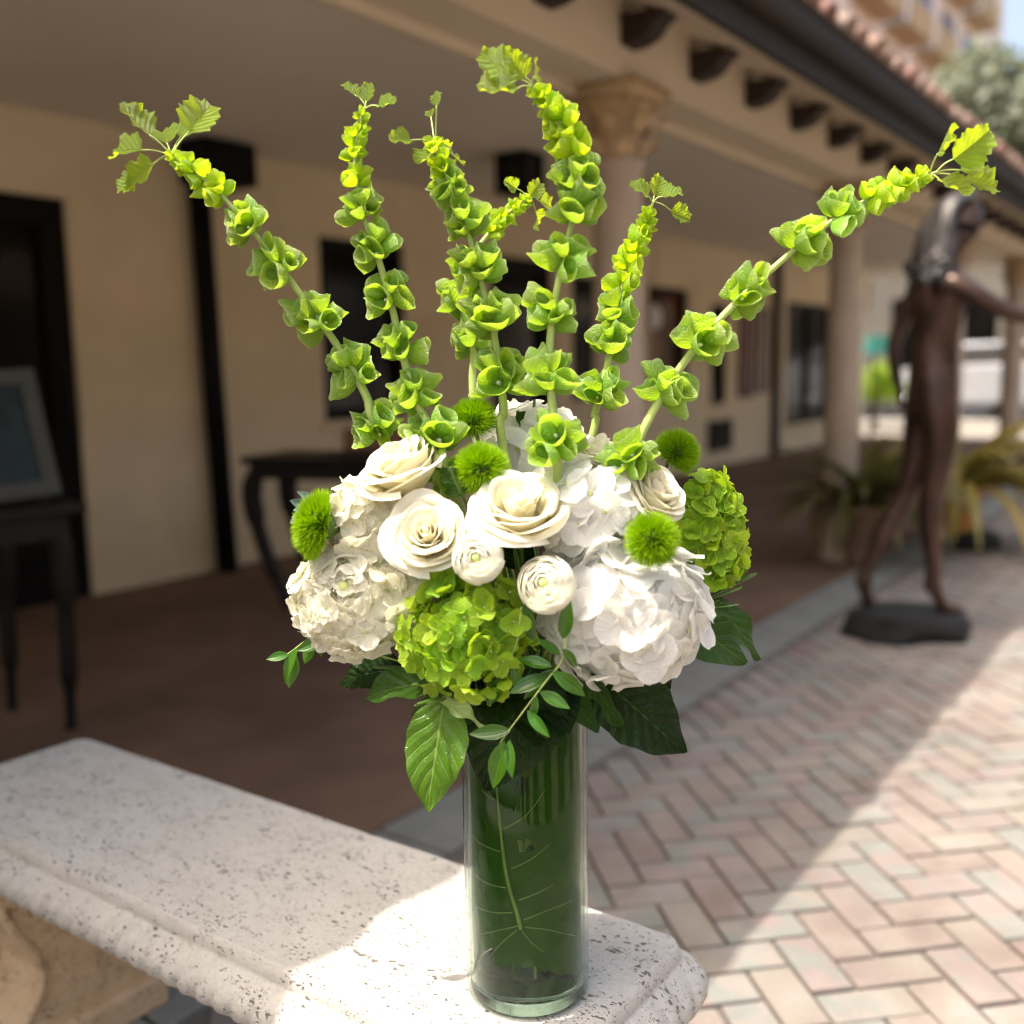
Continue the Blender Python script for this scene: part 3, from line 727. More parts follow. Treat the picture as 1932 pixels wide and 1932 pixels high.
for s in (-1, 1):
    mb = MB(); v = [(c0.x + x, 21.2 + s * yy, z) for (x, z, yy) in ((-1.0, 1.06, 0.866), (-0.5, 1.39, 0.735), (0.85, 1.42, 0.725), (1.45, 1.1, 0.85))]
    mb.add(v, [(0, 1, 2, 3) if s > 0 else (3, 2, 1, 0)]); mb.build('window', M_pane, car, None, False)
    for x in (-1.3, 1.3):
        mb = MB(); lathe(mb, [(0, -0.1), (0.24, -0.1), (0.31, -0.08), (0.32, 0), (0.31, 0.08), (0.24, 0.1), (0, 0.1)], 22, Matrix.Translation((c0.x + x, 21.2 + s * 0.80, 0.32)) @ Matrix.Rotation(rad(90), 4, 'X')); w = mb.build('wheel', M_tyre, car)
        mb = MB(); lathe(mb, [(0, 0.0), (0.2, 0.0), (0.2, 0.012), (0, 0.02)], 18, Matrix.Translation((c0.x + x, 21.2 + s * 0.902, 0.32)) @ Matrix.Rotation(rad(90 * s * -1), 4, 'X')); mb.build('rim', M_car, w)
    mb = MB(); box(mb, (c0.x - 2.115, 21.2 + s * 0.6 - 0.15, 0.68), (c0.x - 2.05, 21.2 + s * 0.6 + 0.15, 0.82)); mb.build('headlight', M_white, car, None, False)
M_shop = plain('pale_shop_stucco', (0.62, 0.56, 0.46), 0.9, 0.06, 1)
shop = thing('shop_building', (-9, 31, 0), 'pale low shop building with dark windows across the street', 'building')
mb = MB(); box(mb, (-26, 31, 0), (16, 39, 4.2)); mb.build('wall', M_shop, shop, None, False)
mb = MB(); box(mb, (-26.3, 30.6, 4.2), (16.3, 39.3, 4.5)); mb.build('roof', M_tile, shop, None, False)
for k in range(10):
    mb = MB(); x = -24.5 + k * 4; box(mb, (x, 30.9, 0.5), (x + 2.8, 31.0, 2.9)); wd = mb.build('window', M_black, shop, None, False)
    for q in range(2):
        mb = MB(); box(mb, (x + 0.1 + q * 1.33, 30.87, 0.62), (x + 1.37 + q * 1.33, 30.898, 2.78)); mb.build('pane', M_pane, wd, None, False)
M_tower = plain('pale_tower_render', (0.60, 0.55, 0.50), 0.9, 0.08, 0.6); M_blue = dark_pane('blue_window_glass', (0.10, 0.15, 0.28), 0.12); M_balc = plain('ochre_balcony', (0.34, 0.25, 0.13), 0.7, 0.2, 2)
TX = -10.0; te = on_x(1893, 60, TX).y
tw = thing('apartment_tower', (TX - 5, te - 10, 0), 'tall pale apartment tower with blue windows and ochre balcony bands', 'building')
mb = MB(); box(mb, (TX - 10, 16.8, 0), (TX, te, 27)); mb.build('wall', M_tower, tw, None, False)
for fl in range(8):
    z0 = 3.4 + fl * 2.9; y = 17.6; 
    while y < te - 2.2:
        mb = MB(); box(mb, (TX - 0.06, y, z0), (TX + 0.03, y + 1.9, z0 + 1.7)); w = mb.build('window', M_blue, tw, None, False)
        mb = MB(); box(mb, (TX + 0.031, y + 0.92, z0), (TX + 0.06, y + 0.98, z0 + 1.7)); mb.build('mullion', M_tower, w, None, False)
        if int(y * 2 + fl) % 3 != 1:
            mb = MB(); box(mb, (TX + 0.002, y - 0.3, z0 - 0.75), (TX + 0.85, y + 2.3, z0 - 0.62)); box(mb, (TX + 0.8, y - 0.3, z0 - 0.62), (TX + 0.85, y + 2.3, z0 + 0.15)); mb.build('balcony', M_balc, tw, None, False)
        y += 3.4
M_far = leafy('grey_green_tree_leaf', (0.19, 0.215, 0.15), (0.26, 0.30, 0.13), 0.35, 0.45, hue=0.04)
M_far2 = leafy('bright_shrub_leaf', (0.28, 0.42, 0.03), (0.5, 0.7, 0.05), 0.4, 0.45, hue=0.04)
def tree(name, p, h, r, n, mat, label, seed, ls=0.16, zs=0.8, cat='tree'):
    t = thing(name, p, label, cat); random.seed(seed); p = Vector(p); mb = MB()
    tube(mb, spline([p, p + Vector((0.1 * h * 0.2, 0, h * 0.3)), p + Vector((0, 0.05 * h, h * 0.62)), p + Vector((0.03 * h, 0.02 * h, h * 0.85))], 4), [h * 0.035 * (1 - k / 16) + 0.01 for k in range(13)], 8)
    lobes = []
    for k in range(11):
        a = random.uniform(0, 6.28); e = random.uniform(-0.6, 1.2); d = Vector((math.cos(a) * math.cos(e), math.sin(a) * math.cos(e), math.sin(e) * zs)) * r * random.uniform(0.35, 0.75)
        c = p + UZ * (h * 0.68) + d; lobes.append((c, r * random.uniform(0.28, 0.45)))
        tube(mb, spline([p + UZ * (h * random.uniform(0.35, 0.6)), p + UZ * (h * 0.6) + d * 0.5, c], 3), [h * 0.014, h * 0.012, h * 0.011, h * 0.009, h * 0.008, h * 0.006, h * 0.004], 6)
    mb.build('trunk', M_bark, t); cr = MB()
    for k in range(n):
        c, rr = random.choice(lobes); d = Vector((random.gauss(0, 1), random.gauss(0, 1), random.gauss(0, 1))).normalized() * rr * random.uniform(0.55, 1.12) ** 0.6
        nrm = (d.normalized() + Vector((random.uniform(-1, 1), random.uniform(-1, 1), random.uniform(-0.3, 1)))).normalized()
        v, f, uv = [(0, 0, 0), (0.5, -0.32, 0.05), (1, 0, 0), (0.5, 0.32, 0.05)], [(0, 1, 2, 3)], [(0, 0), (0.5, -1), (1, 0), (0.5, 1)]
        cr.add(v, f, uv, basis(c + d, nrm, random.uniform(0, 6.28), ls * random.uniform(0.6, 1.4)))
    tag(cr.build('crown', mat, t), kind='stuff')
for k, (px, Y, h, r, l) in enumerate(((1905, 21.0, 6.9, 2.3, 'tall grey green tree rising above the tiled roof at the edge of the picture'), (1775, 27.0, 6.6, 2.2, 'rounder grey green tree partly hidden behind the gutter'))):
    q = on_y(px, 600, Y); tree('street_tree', (q.x, q.y, -0.06), h, r, 9000, M_far, l, 20 + k, 0.24)
q = on_y(1652, 760, 18.3); tree('leafy_shrub', (q.x, q.y, -0.06), 1.15, 0.5, 1800, M_far2, 'bright yellow green shrub beyond the second column', 31, 0.09, 0.7, 'shrub')
q = on_y(1535, 790, 18.2); tree('leafy_shrub', (q.x, q.y, -0.06), 1.2, 0.6, 1200, M_far, 'dark green shrub at the far end of the porch wall', 33, 0.1, 0.7, 'shrub')
q = on_y(1648, 652, 16.9); t = thing('sign_board', (q.x, q.y, -0.06), 'small teal sign board on a thin post near the street', 'sign')
M_teal = plain('teal_sign_paint', (0.08, 0.45, 0.42), 0.5, 0.1, 4)
mb = MB(); tube(mb, [(q.x, q.y, -0.06), (q.x, q.y, q.z)], 0.025, 8); mb.build('post', M_gutter, t)
mb = bbox((q.x - 0.28, q.y - 0.075, q.z - 0.14), (q.x + 0.28, q.y - 0.03, q.z + 0.15), 0.01); mb.build('panel', M_teal, t, None, False)

# ------------------------------------------------------------------ stone bench
BX0, BX1, BY0, BY1, BT = -1.775, -0.515, 0.75, 1.06, 0.46
bench = thing('stone_bench', ((BX0 + BX1) / 2, (BY0 + BY1) / 2, 0), 'pale travertine bench with fluted rounded edge standing under the flower vase', 'bench')
def outline(rc=0.02, step=0.0036):
    pts = []
    def arc(cx, cy, a0):
        n = 9
        for k in range(n + 1):
            a = a0 + (math.pi / 2) * k / n; pts.append((cx + rc * math.cos(a), cy + rc * math.sin(a), math.cos(a), math.sin(a)))
    def line(x0, y0, x1, y1, nx, ny):
        L = math.hypot(x1 - x0, y1 - y0); n = int(L / step)
        for k in range(1, n): pts.append((x0 + (x1 - x0) * k / n, y0 + (y1 - y0) * k / n, nx, ny))
    line(BX0 + rc, BY0, BX1 - rc, BY0, 0, -1); arc(BX1 - rc, BY0 + rc, -math.pi / 2)
    line(BX1, BY0 + rc, BX1, BY1 - rc, 1, 0); arc(BX1 - rc, BY1 - rc, 0)
    line(BX1 - rc, BY1, BX0 + rc, BY1, 0, 1); arc(BX0 + rc, BY1 - rc, math.pi / 2)
    line(BX0, BY1 - rc, BX0, BY0 + rc, -1, 0); arc(BX0 + rc, BY0 + rc, math.pi)
    return pts
OL = outline()
mp = [(0.0, 0.0), (0.003, -0.0015), (0.0055, -0.006), (0.009, -0.016), (0.0085, -0.0185), (0.013, -0.021), (0.026, -0.028), (0.036, -0.037), (0.041, -0.048), (0.040, -0.060), (0.034, -0.071), (0.024, -0.080), (0.012, -0.086), (-0.02, -0.088)]
sp_ = 0.0335; mb = MB(); n = len(OL); s = 0.0; prev = None; V_ = []
for i, (x, y, nx, ny) in enumerate(OL):
    if prev: s += math.hypot(x - prev[0] + 0.04 * (nx - prev[2]), y - prev[1] + 0.04 * (ny - prev[3]))
    prev = (x, y, nx, ny)
    for j, (o, z) in enumerate(mp):
        if 5 <= j <= 12:
            t = (j - 5) / 7; ph = (s / sp_ + 1.15 * t ** 1.3) % 1.0
            lob = math.sin(math.pi * ph) ** 0.32
            o = o - 0.013 * (1 - lob) * math.sin(math.pi * min(1, max(0.05, t * 1.02))) ** 0.5
        w = 0.0011 * noise.noise((x * 23 + o * 60, y * 23, z * 60)) + 0.0018 * noise.noise((x * 7, y * 7 + o * 9, z * 12 + 3))
        o += w
        V_.append((x + nx * o, y + ny * o, BT + z + (0.0007 * noise.noise((x * 18, y * 18, 1)) if j else 0)))
m = len(mp)
mb.add(V_, [(i * m + j, i * m + j + 1, ((i + 1) % n) * m + j + 1, ((i + 1) % n) * m + j) for i in range(n) for j in range(m - 1)])
mb.add([V_[i * m] for i in range(n)], [list(range(n))])
mb.add([V_[i * m + m - 1] for i in range(n)], [list(range(n))[::-1]])
sl_ = mb.build('seat_slab', M_trav, bench)
for p in sl_.data.polygons:
    if len(p.vertices) > 4: p.use_smooth = False
def pedestal(xc):
    hw = 0.07; mb = MB()
    prof = [(0.0, 0.06), (0.125, 0.06), (0.135, 0.075), (0.118, 0.10), (0.085, 0.125), (0.072, 0.165), (0.085, 0.21), (0.115, 0.25), (0.138, 0.30), (0.14, 0.345), (0.125, 0.371), (0.0, 0.371)]
    yc = (BY0 + BY1) / 2
    ring = [(yc + y, z) for y, z in prof] + [(yc - y, z) for y, z in prof[::-1] if y > 0]
    n = len(ring)
    mb.add([(xc + s * hw, y, z) for s in (-1, 1) for y, z in ring], [(i, (i + 1) % n, n + (i + 1) % n, n + i) for i in range(n)] + [list(range(n))[::-1], list(range(n, 2 * n))])
    ped = mb.build('pedestal', M_trav2, bench, None, False)
    bbox((xc - hw - 0.015, yc - 0.15, 0.0), (xc + hw + 0.015, yc + 0.15, 0.06), 0.006).build('plinth', M_trav2, ped, None, False)
    for sx in (-1, 1):
        for sy in (-1, 1):
            cv = MB()
            def pt(y, z): return (xc + sx * (hw + 0.002), yc + sy * y, z)
            curve = [pt(0.118 - 0.03 * (1 - a / 9) * 0 + 0.024 * math.cos(a) * (1 - a / 11), 0.325 + 0.024 * math.sin(a) * (1 - a / 11)) for a in [7 - 0.45 * k for k in range(16)]]
            curve += spline([curve[-1], pt(0.118, 0.262), pt(0.088, 0.205), pt(0.078, 0.165), pt(0.092, 0.128), pt(0.115, 0.10)], 5)[1:]
            tube(cv, curve, 0.0085, 8); cv.build('scroll', M_trav2, ped)
            cv = MB(); lathe(cv, [(0, 0.012), (0.03, 0.010), (0.045, 0.004), (0.05, -0.004)], 20, basis((xc + sx * hw, yc + sy * 0.0, 0.30), (sx, 0, 0)))
            if sy > 0: cv.build('rosette', M_trav2, ped)
pedestal(-1.63); pedestal(-0.66)

# ------------------------------------------------------------------ glass vase and the big leaf inside it
VR, VH = 0.0685, 0.345
M_glass = thin_glass('clear_glass', (0.86, 0.925, 0.88), 0.01, 1.4)
M_glassi = thin_glass('glass_meeting_water', (0.95, 0.98, 0.96), 0.01, 1.13)
M_glass2, nt_, b_, o_ = newmat('thick_glass_base')
b_.inputs['Transmission Weight'].default_value = 1; b_.inputs['Roughness'].default_value = 0.02; b_.inputs['IOR'].default_value = 1.5; b_.inputs['Base Color'].default_value = (0.42, 0.54, 0.46, 1)
vs = thing('glass_vase', VASE, 'clear cylinder glass vase on the stone bench with a green leaf inside', 'vase')
MV = Matrix.Translation(VASE + Vector((0, 0, 0.0008)))
mb = MB(); lathe(mb, [(VR - 0.006, 0.0), (VR - 0.0015, 0.002), (VR, 0.006), (VR, VH - 0.002), (VR - 0.002, VH), (VR - 0.004, VH - 0.002)], 72, MV); lathe(mb, [(VR - 0.004, VH - 0.002), (VR - 0.004, 0.019), (VR - 0.007, 0.0165)], 72, MV, 1); mb.build('cylinder', [M_glass, M_glassi], vs)
mb = MB(); lathe(mb, [(0, 0.0005), (VR - 0.0068, 0.0005), (VR - 0.0045, 0.004), (VR - 0.0045, 0.014), (VR - 0.0075, 0.0162), (0, 0.0152)], 72, MV); mb.build('base', M_glass2, vs)
def cyl(a, z, r): return VASE + NC * (math.cos(a) * r) + R0 * (math.sin(a) * r) + UZ * z
def cylpx(px, py, r):
    d = ray(px, py); o = EYE - VASE; a = d.x ** 2 + d.y ** 2; b = 2 * (o.x * d.x + o.y * d.y); c = o.x ** 2 + o.y ** 2 - r * r
    t = (-b - math.sqrt(max(0, b * b - 4 * a * c))) / (2 * a); p = EYE + d * t
    return p
def az(p): q = p - VASE; return math.atan2(q.dot(R0), q.dot(NC)), q.z
def cc(x, y): return ((1300 + x / 2.535) / 1.5331, (2200 + y / 2.535) / 1.5331)
LR = 0.0615
M_vleaf = leafy('dark_glossy_leaf', (0.028, 0.088, 0.006), (0.15, 0.42, 0.008), 0.42, 0.5, bstr=0.3, spec=0.06)
M_vvein = leafy('yellow_green_vein', (0.15, 0.25, 0.03), (0.3, 0.45, 0.06), 0.2, 0.4)
holes = [(245, 740, 60, 80), (555, 625, 75, 48), (245, 480, 24, 36), (460, 355, 34, 32), (530, 190, 46, 66), (290, 990, 42, 44), (850, 1158, 34, 20), (845, 1298, 38, 19), (262, 1180, 42, 15), (670, 470, 38, 44)]
HA = [(az(cylpx(*cc(x, y), LR)), az(cylpx(*cc(x + w, y), LR))[0], az(cylpx(*cc(x, y + h), LR))[1]) for x, y, w, h in holes]
lf = thing('vase_leaf', VASE + UZ * 0.02, 'large dark green leaf with holes and yellowish midrib curled inside the glass vase', 'leaf')
na, nz = 150, 150; A0, A1, Z0, Z1 = -1.5, 1.45, 0.012, 0.335
gv = []; guv = []; keep = []
for j in range(nz + 1):
    for i in range(na + 1):
        a = A0 + (A1 - A0) * i / na; z = Z0 + (Z1 - Z0) * j / nz
        r = LR + 0.0014 * noise.noise((a * 2.2, z * 14, 0)) - 0.001
        gv.append(cyl(a, z, r)); guv.append((z * 3, a))
def inleaf(a, z):
    zb = 0.046 + 0.014 * math.cos(2.2 * a + 0.4) + 0.002 * math.sin(19 * a)
    if a < -0.25: zb = max(zb, 0.045 + 0.16 * max(0, (-0.55 - a)) ** 1.1 * 1.5)
    if z < zb: return False
    for (c, ax, zz) in HA:
        ra = max(0.02, abs(ax - c[0])); rz = max(0.003, abs(zz - c[1]))
        if ((a - c[0]) / ra) ** 2 + ((z - c[1]) / rz) ** 2 < 1: return False
    return True
for j in range(nz):
    for i in range(na):
        a = A0 + (A1 - A0) * (i + 0.5) / na; z = Z0 + (Z1 - Z0) * (j + 0.5) / nz
        if inleaf(a, z): keep.append((j * (na + 1) + i, j * (na + 1) + i + 1, (j + 1) * (na + 1) + i + 1, (j + 1) * (na + 1) + i))
MB().add(gv, keep, guv).build('blade', M_vleaf, lf)
def veinpath(pts, r0, r1, nm):
    q = [az(cylpx(*cc(x, y), LR)) for x, y in pts]; q = spline([Vector((a, z, 0)) for a, z in q], 6)
    P = [cyl(v.x, v.y, LR + 0.0008) for v in q]; n = len(P); mb = MB(); tube(mb, P, [r0 + (r1 - r0) * k / (n - 1) for k in range(n)], 6); mb.build(nm, M_vvein, lf)
veinpath([(525, 1232), (492, 1100), (442, 930), (407, 760), (382, 540), (358, 300), (348, 120), (342, -60)], 0.0026, 0.0011, 'midrib')
for pts in ([(335, 285), (290, 260), (240, 215)], [(375, 665), (260, 620), (165, 540)], [(415, 930), (300, 905), (185, 832)], [(465, 1110), (320, 1110), (190, 1060)], [(505, 1208), (370, 1240), (235, 1268)], [(500, 1235), (380, 1340), (285, 1455)],
            [(395, 500), (560, 400), (700, 210)], [(455, 790), (600, 720), (730, 610)], [(510, 1020), (640, 970), (760, 905)], [(540, 1165), (720, 1095), (885, 1025)], [(555, 1217), (730, 1240), (915, 1282)], [(530, 1240), (600, 1330), (690, 1400)]):
    veinpath(pts, 0.0008, 0.0004, 'vein')
dark_lining = thing('vase_leaf', VASE + UZ * 0.02, 'added dark leaf sheet at the back of the glass vase, keeping its inside dark', 'leaf')  # leaf sheet added behind the stems to keep the vase interior dark green
gv = []; guv = []; fs = []
for j in range(41):
    for i in range(61):
        a = 1.5 + 3.28 * i / 60; z = 0.0175 + 0.302 * j / 40
        gv.append(cyl(a, z, 0.0605 + 0.001 * math.sin(a * 5 + z * 30))); guv.append((z * 3, a))
fs = [(j * 61 + i, j * 61 + i + 1, (j + 1) * 61 + i + 1, (j + 1) * 61 + i) for j in range(40) for i in range(60)]
MB().add(gv, fs, guv).build('blade', M_vleaf, dark_lining)
P = [cyl(3.1, 0.03 + 0.03 * k, 0.0595) for k in range(10)]; mb = MB(); tube(mb, P, 0.0015, 6); mb.build('midrib', M_vvein, dark_lining)

# ------------------------------------------------------------------ flower materials
M_rose = leafy('cream_rose_petal', (0.86, 0.825, 0.67), (0.96, 0.91, 0.70), 0.40, 0.55, edge=((0.90, 0.885, 0.79), 'u', 2.5), spec=0.25, bstr=0.3)
M_ran = leafy('white_ranunculus_petal', (0.88, 0.88, 0.76), (0.95, 0.95, 0.82), 0.4, 0.5, edge=((0.93, 0.92, 0.86), 'u', 2.0), spec=0.3, bstr=0.12)
M_hyw = leafy('white_hydrangea_petal', (0.90, 0.90, 0.85), (0.97, 0.97, 0.87), 0.45, 0.5, vein=(0.82, 0.81, 0.74), nveins=6, vstr=0.4, spec=0.3, bstr=0.25)
M_hyc = leafy('creamy_hydrangea_petal', (0.90, 0.87, 0.74), (0.97, 0.94, 0.74), 0.42, 0.5, vein=(0.80, 0.78, 0.6), nveins=6, vstr=0.4, spec=0.3, bstr=0.25)
M_hyg = leafy('lime_hydrangea_petal', (0.33, 0.53, 0.03), (0.66, 0.92, 0.03), 0.44, 0.45, vein=(0.58, 0.72, 0.18), nveins=7, vstr=0.55, hue=0.05, spec=0.35, edge=((0.42, 0.58, 0.13), 'v', 7.0))
M_eye = plain('floret_eye', (0.52, 0.60, 0.22), 0.6, 0.1, 90)
M_core = leafy('inner_stalks', (0.14, 0.22, 0.04), (0.2, 0.3, 0.04), 0.2, 0.6)
M_corew = leafy('inner_pale_stalks', (0.62, 0.66, 0.45), (0.7, 0.75, 0.5), 0.2, 0.6)
M_bell = leafy('bell_calyx', (0.26, 0.50, 0.035), (0.70, 1.0, 0.02), 0.50, 0.40, vein=(0.62, 0.78, 0.34), nveins=5, vstr=0.8, net=1.0, hue=0.04, spec=0.8, edge=((0.70, 0.82, 0.46), 'u', 10.0), bstr=0.8)
M_bellt = leafy('young_bell_calyx', (0.38, 0.62, 0.025), (0.84, 1.0, 0.015), 0.54, 0.42, vein=(0.56, 0.7, 0.15), nveins=5, vstr=0.4, net=0.6, hue=0.03, spec=0.4, edge=((0.55, 0.68, 0.22), 'u', 9.0))
M_seed = plain('white_floret_bud', (0.75, 0.75, 0.66), 0.5, 0.05, 50)
M_stem = leafy('pale_green_stem', (0.46, 0.58, 0.18), (0.5, 0.65, 0.1), 0.15, 0.4, spec=0.4)
M_stemd = leafy('green_stem', (0.09, 0.18, 0.03), (0.2, 0.35, 0.04), 0.12, 0.45)
M_tip = leafy('crinkled_tip_leaf', (0.30, 0.48, 0.045), (0.78, 0.95, 0.02), 0.52, 0.38, vein=(0.44, 0.56, 0.17), nveins=6, vstr=0.5, net=0.5, spec=1.0, hue=0.03, bstr=1.0, bdist=0.003)
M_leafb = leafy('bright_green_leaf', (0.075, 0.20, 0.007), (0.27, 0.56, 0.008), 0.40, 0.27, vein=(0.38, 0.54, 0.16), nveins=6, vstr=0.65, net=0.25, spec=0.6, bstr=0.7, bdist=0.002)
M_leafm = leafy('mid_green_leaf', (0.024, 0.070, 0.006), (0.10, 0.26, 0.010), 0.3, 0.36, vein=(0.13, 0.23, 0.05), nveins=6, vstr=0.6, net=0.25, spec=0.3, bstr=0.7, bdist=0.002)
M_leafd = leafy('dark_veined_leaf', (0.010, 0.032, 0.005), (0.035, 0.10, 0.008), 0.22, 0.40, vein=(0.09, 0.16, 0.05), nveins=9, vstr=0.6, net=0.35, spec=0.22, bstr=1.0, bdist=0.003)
M_pale = leafy('pale_leaf_back', (0.42, 0.55, 0.20), (0.5, 0.65, 0.15), 0.3, 0.5, vein=(0.5, 0.6, 0.3), nveins=5)
M_rusc = leafy('glossy_ruscus_leaf', (0.045, 0.15, 0.010), (0.16, 0.42, 0.012), 0.32, 0.22, vein=(0.17, 0.36, 0.06), nveins=1, vstr=0.4, spec=0.7, hue=0.03, bstr=0.2)
M_bris = leafy('green_trick_bristle', (0.09, 0.24, 0.010), (0.42, 0.70, 0.01), 0.40, 0.5, edge=((0.40, 0.62, 0.015), 'u', 1.3), spec=0.3, bstr=0.0)

MOUTH = VASE + UZ * (VH - 0.01)
srnd = random.Random(77)
def stem_to_vase(t, p, face, mat=None, r=0.0028, part='stem'):
    """stem from a flower head back through the vase mouth and down into the vase"""
    a = srnd.uniform(0, 6.28); rr = srnd.uniform(0.008, 0.038); off = Vector((math.cos(a) * rr, math.sin(a) * rr, 0))
    m0 = MOUTH + off; bt = VASE - off * 1.05 + UZ * srnd.uniform(0.03, 0.07)
    d = p - m0
    pts = spline([p, p - Vector(face) * 0.03 - UZ * 0.005, m0 + Vector((d.x * 0.3, d.y * 0.3, max(0.03, d.z * 0.42))), m0, (m0 * 0.5 + bt * 0.5) + Vector((0, 0, 0)), bt], 5)
    mb = MB(); tube(mb, pts, r, 7); mb.build(part, mat or M_stemd, t)

# ------------------------------------------------------------------ roses and ranunculus
def rpetal(mb, th, w, r, h, zoff, openf, curl, spiral, rng, nu=9, nv=12):
    v = []; uv = []; ph = rng.uniform(0, 6.28); dent = rng.uniform(0.0, 0.06)
    for i in range(nu + 1):
        u = i / nu
        for j in range(nv + 1):
            s = -1 + 2 * j / nv
            top = 1 - 0.24 * abs(s) ** 3 + 0.05 * math.exp(-(s * 3.2) ** 2) + 0.03 * math.sin(3 * s + ph) - dent * math.exp(-(s * 5) ** 2)
            uu = u * top
            rr = r * (0.30 + 0.70 * math.sin(min(1, uu * 1.1) * math.pi / 2)) * (1 + spiral * s) + openf * uu ** 3
            k = max(0, (u - 0.72) / 0.28); rr += curl * k * k * (1 - 0.3 * abs(s)); z = h * uu ** 0.92 - curl * 0.75 * k ** 3
            rr += (0.03 * math.sin(3.1 * s + ph) + 0.10 * noise.noise((s * 1.6 + ph, u * 1.8, ph * 3))) * r * uu; z += 0.05 * h * noise.noise((s * 2.0, u, ph * 5 + 2)) * uu
            a = th + s * w * (0.55 + 0.45 * min(1, uu * 1.6))
            v.append((rr * math.cos(a), rr * math.sin(a), z + zoff)); uv.append((u, s))
    n = nv + 1
    mb.add(v, [(i * n + j, i * n + j + 1, (i + 1) * n + j + 1, (i + 1) * n + j) for i in range(nu) for j in range(nv)], uv)
def rose(px, py, rp, q, face, label, seed):
    c = at(px, py, q); p = rp * mpp(c); rng = random.Random(seed); face = dirv(*face)
    t = thing('rose', c - face * p * 0.75, label, 'rose', 'cream roses in the bouquet')
    M = basis(c - face * p * 0.68, face, rng.uniform(0, 6.28))
    rings = [(2, .07, 1.22, 0, 0), (2, .14, 1.25, 0, .02), (3, .22, 1.26, 0, .05), (3, .32, 1.25, .02, .09), (3, .43, 1.22, .02, .12), (4, .55, 1.17, .03, .14), (4, .66, 1.10, .04, .15), (4, .75, 1.0, .07, .15), (3, .81, .84, .10, .16)]
    th = 0
    for ri, (n, r, h, op, cu) in enumerate(rings):
        for k in range(n):
            th += 2 * math.pi / n + rng.uniform(-0.18, 0.18); mb = MB()
            jr = rng.uniform(0.96, 1.05)
            rpetal(mb, th + ri * 0.7, math.pi / n * (1.45 if n > 3 else 1.3), r * p * jr, h * p * rng.uniform(0.88, 1.06), 0, op * p * rng.uniform(0.7, 1.25), cu * p * rng.uniform(0.6, 1.5), 0.09, rng)
            mb.build('petal', M_rose, t, M)
    mb = MB(); lathe(mb, [(0.06 * p, 0.5 * p), (0.085 * p, 0.8 * p), (0.07 * p, 1.1 * p), (0.03 * p, 1.2 * p), (0.0, 1.21 * p)], 10, M, 0, lambda a, i: 1 + 0.12 * math.sin(2 * a + i)); mb.build('bud', M_rose, t)
    mb = MB(); lathe(mb, [(0.02 * p, -0.3 * p), (0.2 * p, -0.16 * p), (0.27 * p, 0.0), (0.2 * p, 0.10 * p)], 12, M); mb.build('sepal_cup', M_stemd, t)
    stem_to_vase(t, M @ Vector((0, 0, -0.25 * p)), face)
rose(757, 882, 84, 0.08, (-0.38, 0.92, 0.30), 'cream rose at upper left of the bouquet, tilted up and seen from its side', 1)
rose(806, 1010, 80, 0.125, (-0.05, 0.50, 0.86), 'round open cream rose showing its spiral centre above the lime hydrangea', 2)
rose(977, 962, 92, 0.115, (-0.03, 0.82, 0.56), 'largest cream rose in the middle of the bouquet', 3)
rose(1130, 862, 66, 0.035, (0.25, 0.92, 0.2), 'cream rose half hidden behind green bells at the back right', 4)
rose(1230, 930, 68, 0.075, (0.55, 0.65, 0.45), 'small cream rose beside the lime hydrangea at the right', 5)
def ranunculus(px, py, rp, q, face, label, seed, openf=0.0, green=True, rings=9, chaos=0.0):
    c = at(px, py, q); p = rp * mpp(c); rng = random.Random(seed); face = dirv(*face)
    t = thing('ranunculus', c - face * p, label, 'ranunculus', 'white ranunculus in the bouquet')
    M = basis(c - face * p * 0.12, face, rng.uniform(0, 6.28))
    for k in range(rings):
        f = k / (rings - 1); rk = (0.28 + 0.72 * f) * p; o = (0.20 + 0.52 * f) * p * (1 + openf * f); zo = (1 - (0.28 + 0.72 * f)) * 0.66 * p
        n = 5
        for i in range(n):
            th = 2 * math.pi * (i + 0.38 * k) / n + rng.uniform(-0.15, 0.15); w = math.pi / n * rng.uniform(1.25, 1.6); v = []; uv = []
            pe = math.asin(min(0.98, o / rk)) * rng.uniform(0.88 - 0.25 * chaos, 1.14 + 0.35 * chaos) + openf * 0.5 * f; cw = rng.uniform(0.5, 1.3) * (0.03 + 0.11 * chaos); nu, nv = 8, 9; ph = rng.uniform(0, 6)
            for a in range(nu + 1):
                u = a / nu
                for b in range(nv + 1):
                    s = -1 + 2 * b / nv
                    end = pe + 0.28 * abs(s) ** 2.5 + 0.03 * math.sin(5 * s + ph)
                    phi = math.pi * 0.96 + (end - math.pi * 0.96) * u
                    rr = rk * math.sin(phi) * (1 + 0.035 * s) + cw * p * noise.noise((s * 1.7 + ph, u * 1.5, k + i * 3.1)) * u + 0.01 * p * math.sin(3 * s + ph) * u; z = rk * math.cos(phi) * 0.92 + zo + cw * p * 0.7 * noise.noise((s * 2.1, ph, u + i)) * u
                    ang = th + s * w * (0.6 + 0.4 * u); v.append((rr * math.cos(ang), rr * math.sin(ang), z)); uv.append((u, s))
            mb = MB(); mm = nv + 1
            mb.add(v, [(x * mm + y, x * mm + y + 1, (x + 1) * mm + y + 1, (x + 1) * mm + y) for x in range(nu) for y in range(nv)], uv); mb.build('petal', M_ran, t, M)
    mb = MB(); lathe(mb, [(0, 0.62 * p), (0.09 * p, 0.61 * p), (0.17 * p, 0.55 * p), (0.2 * p, 0.4 * p)], 14, None, 0, lambda a, i: 1 + 0.12 * math.sin(7 * a)); mb.build('centre', M_eye, t, M)
    stem_to_vase(t, M @ Vector((0, 0, -0.9 * p)), face)
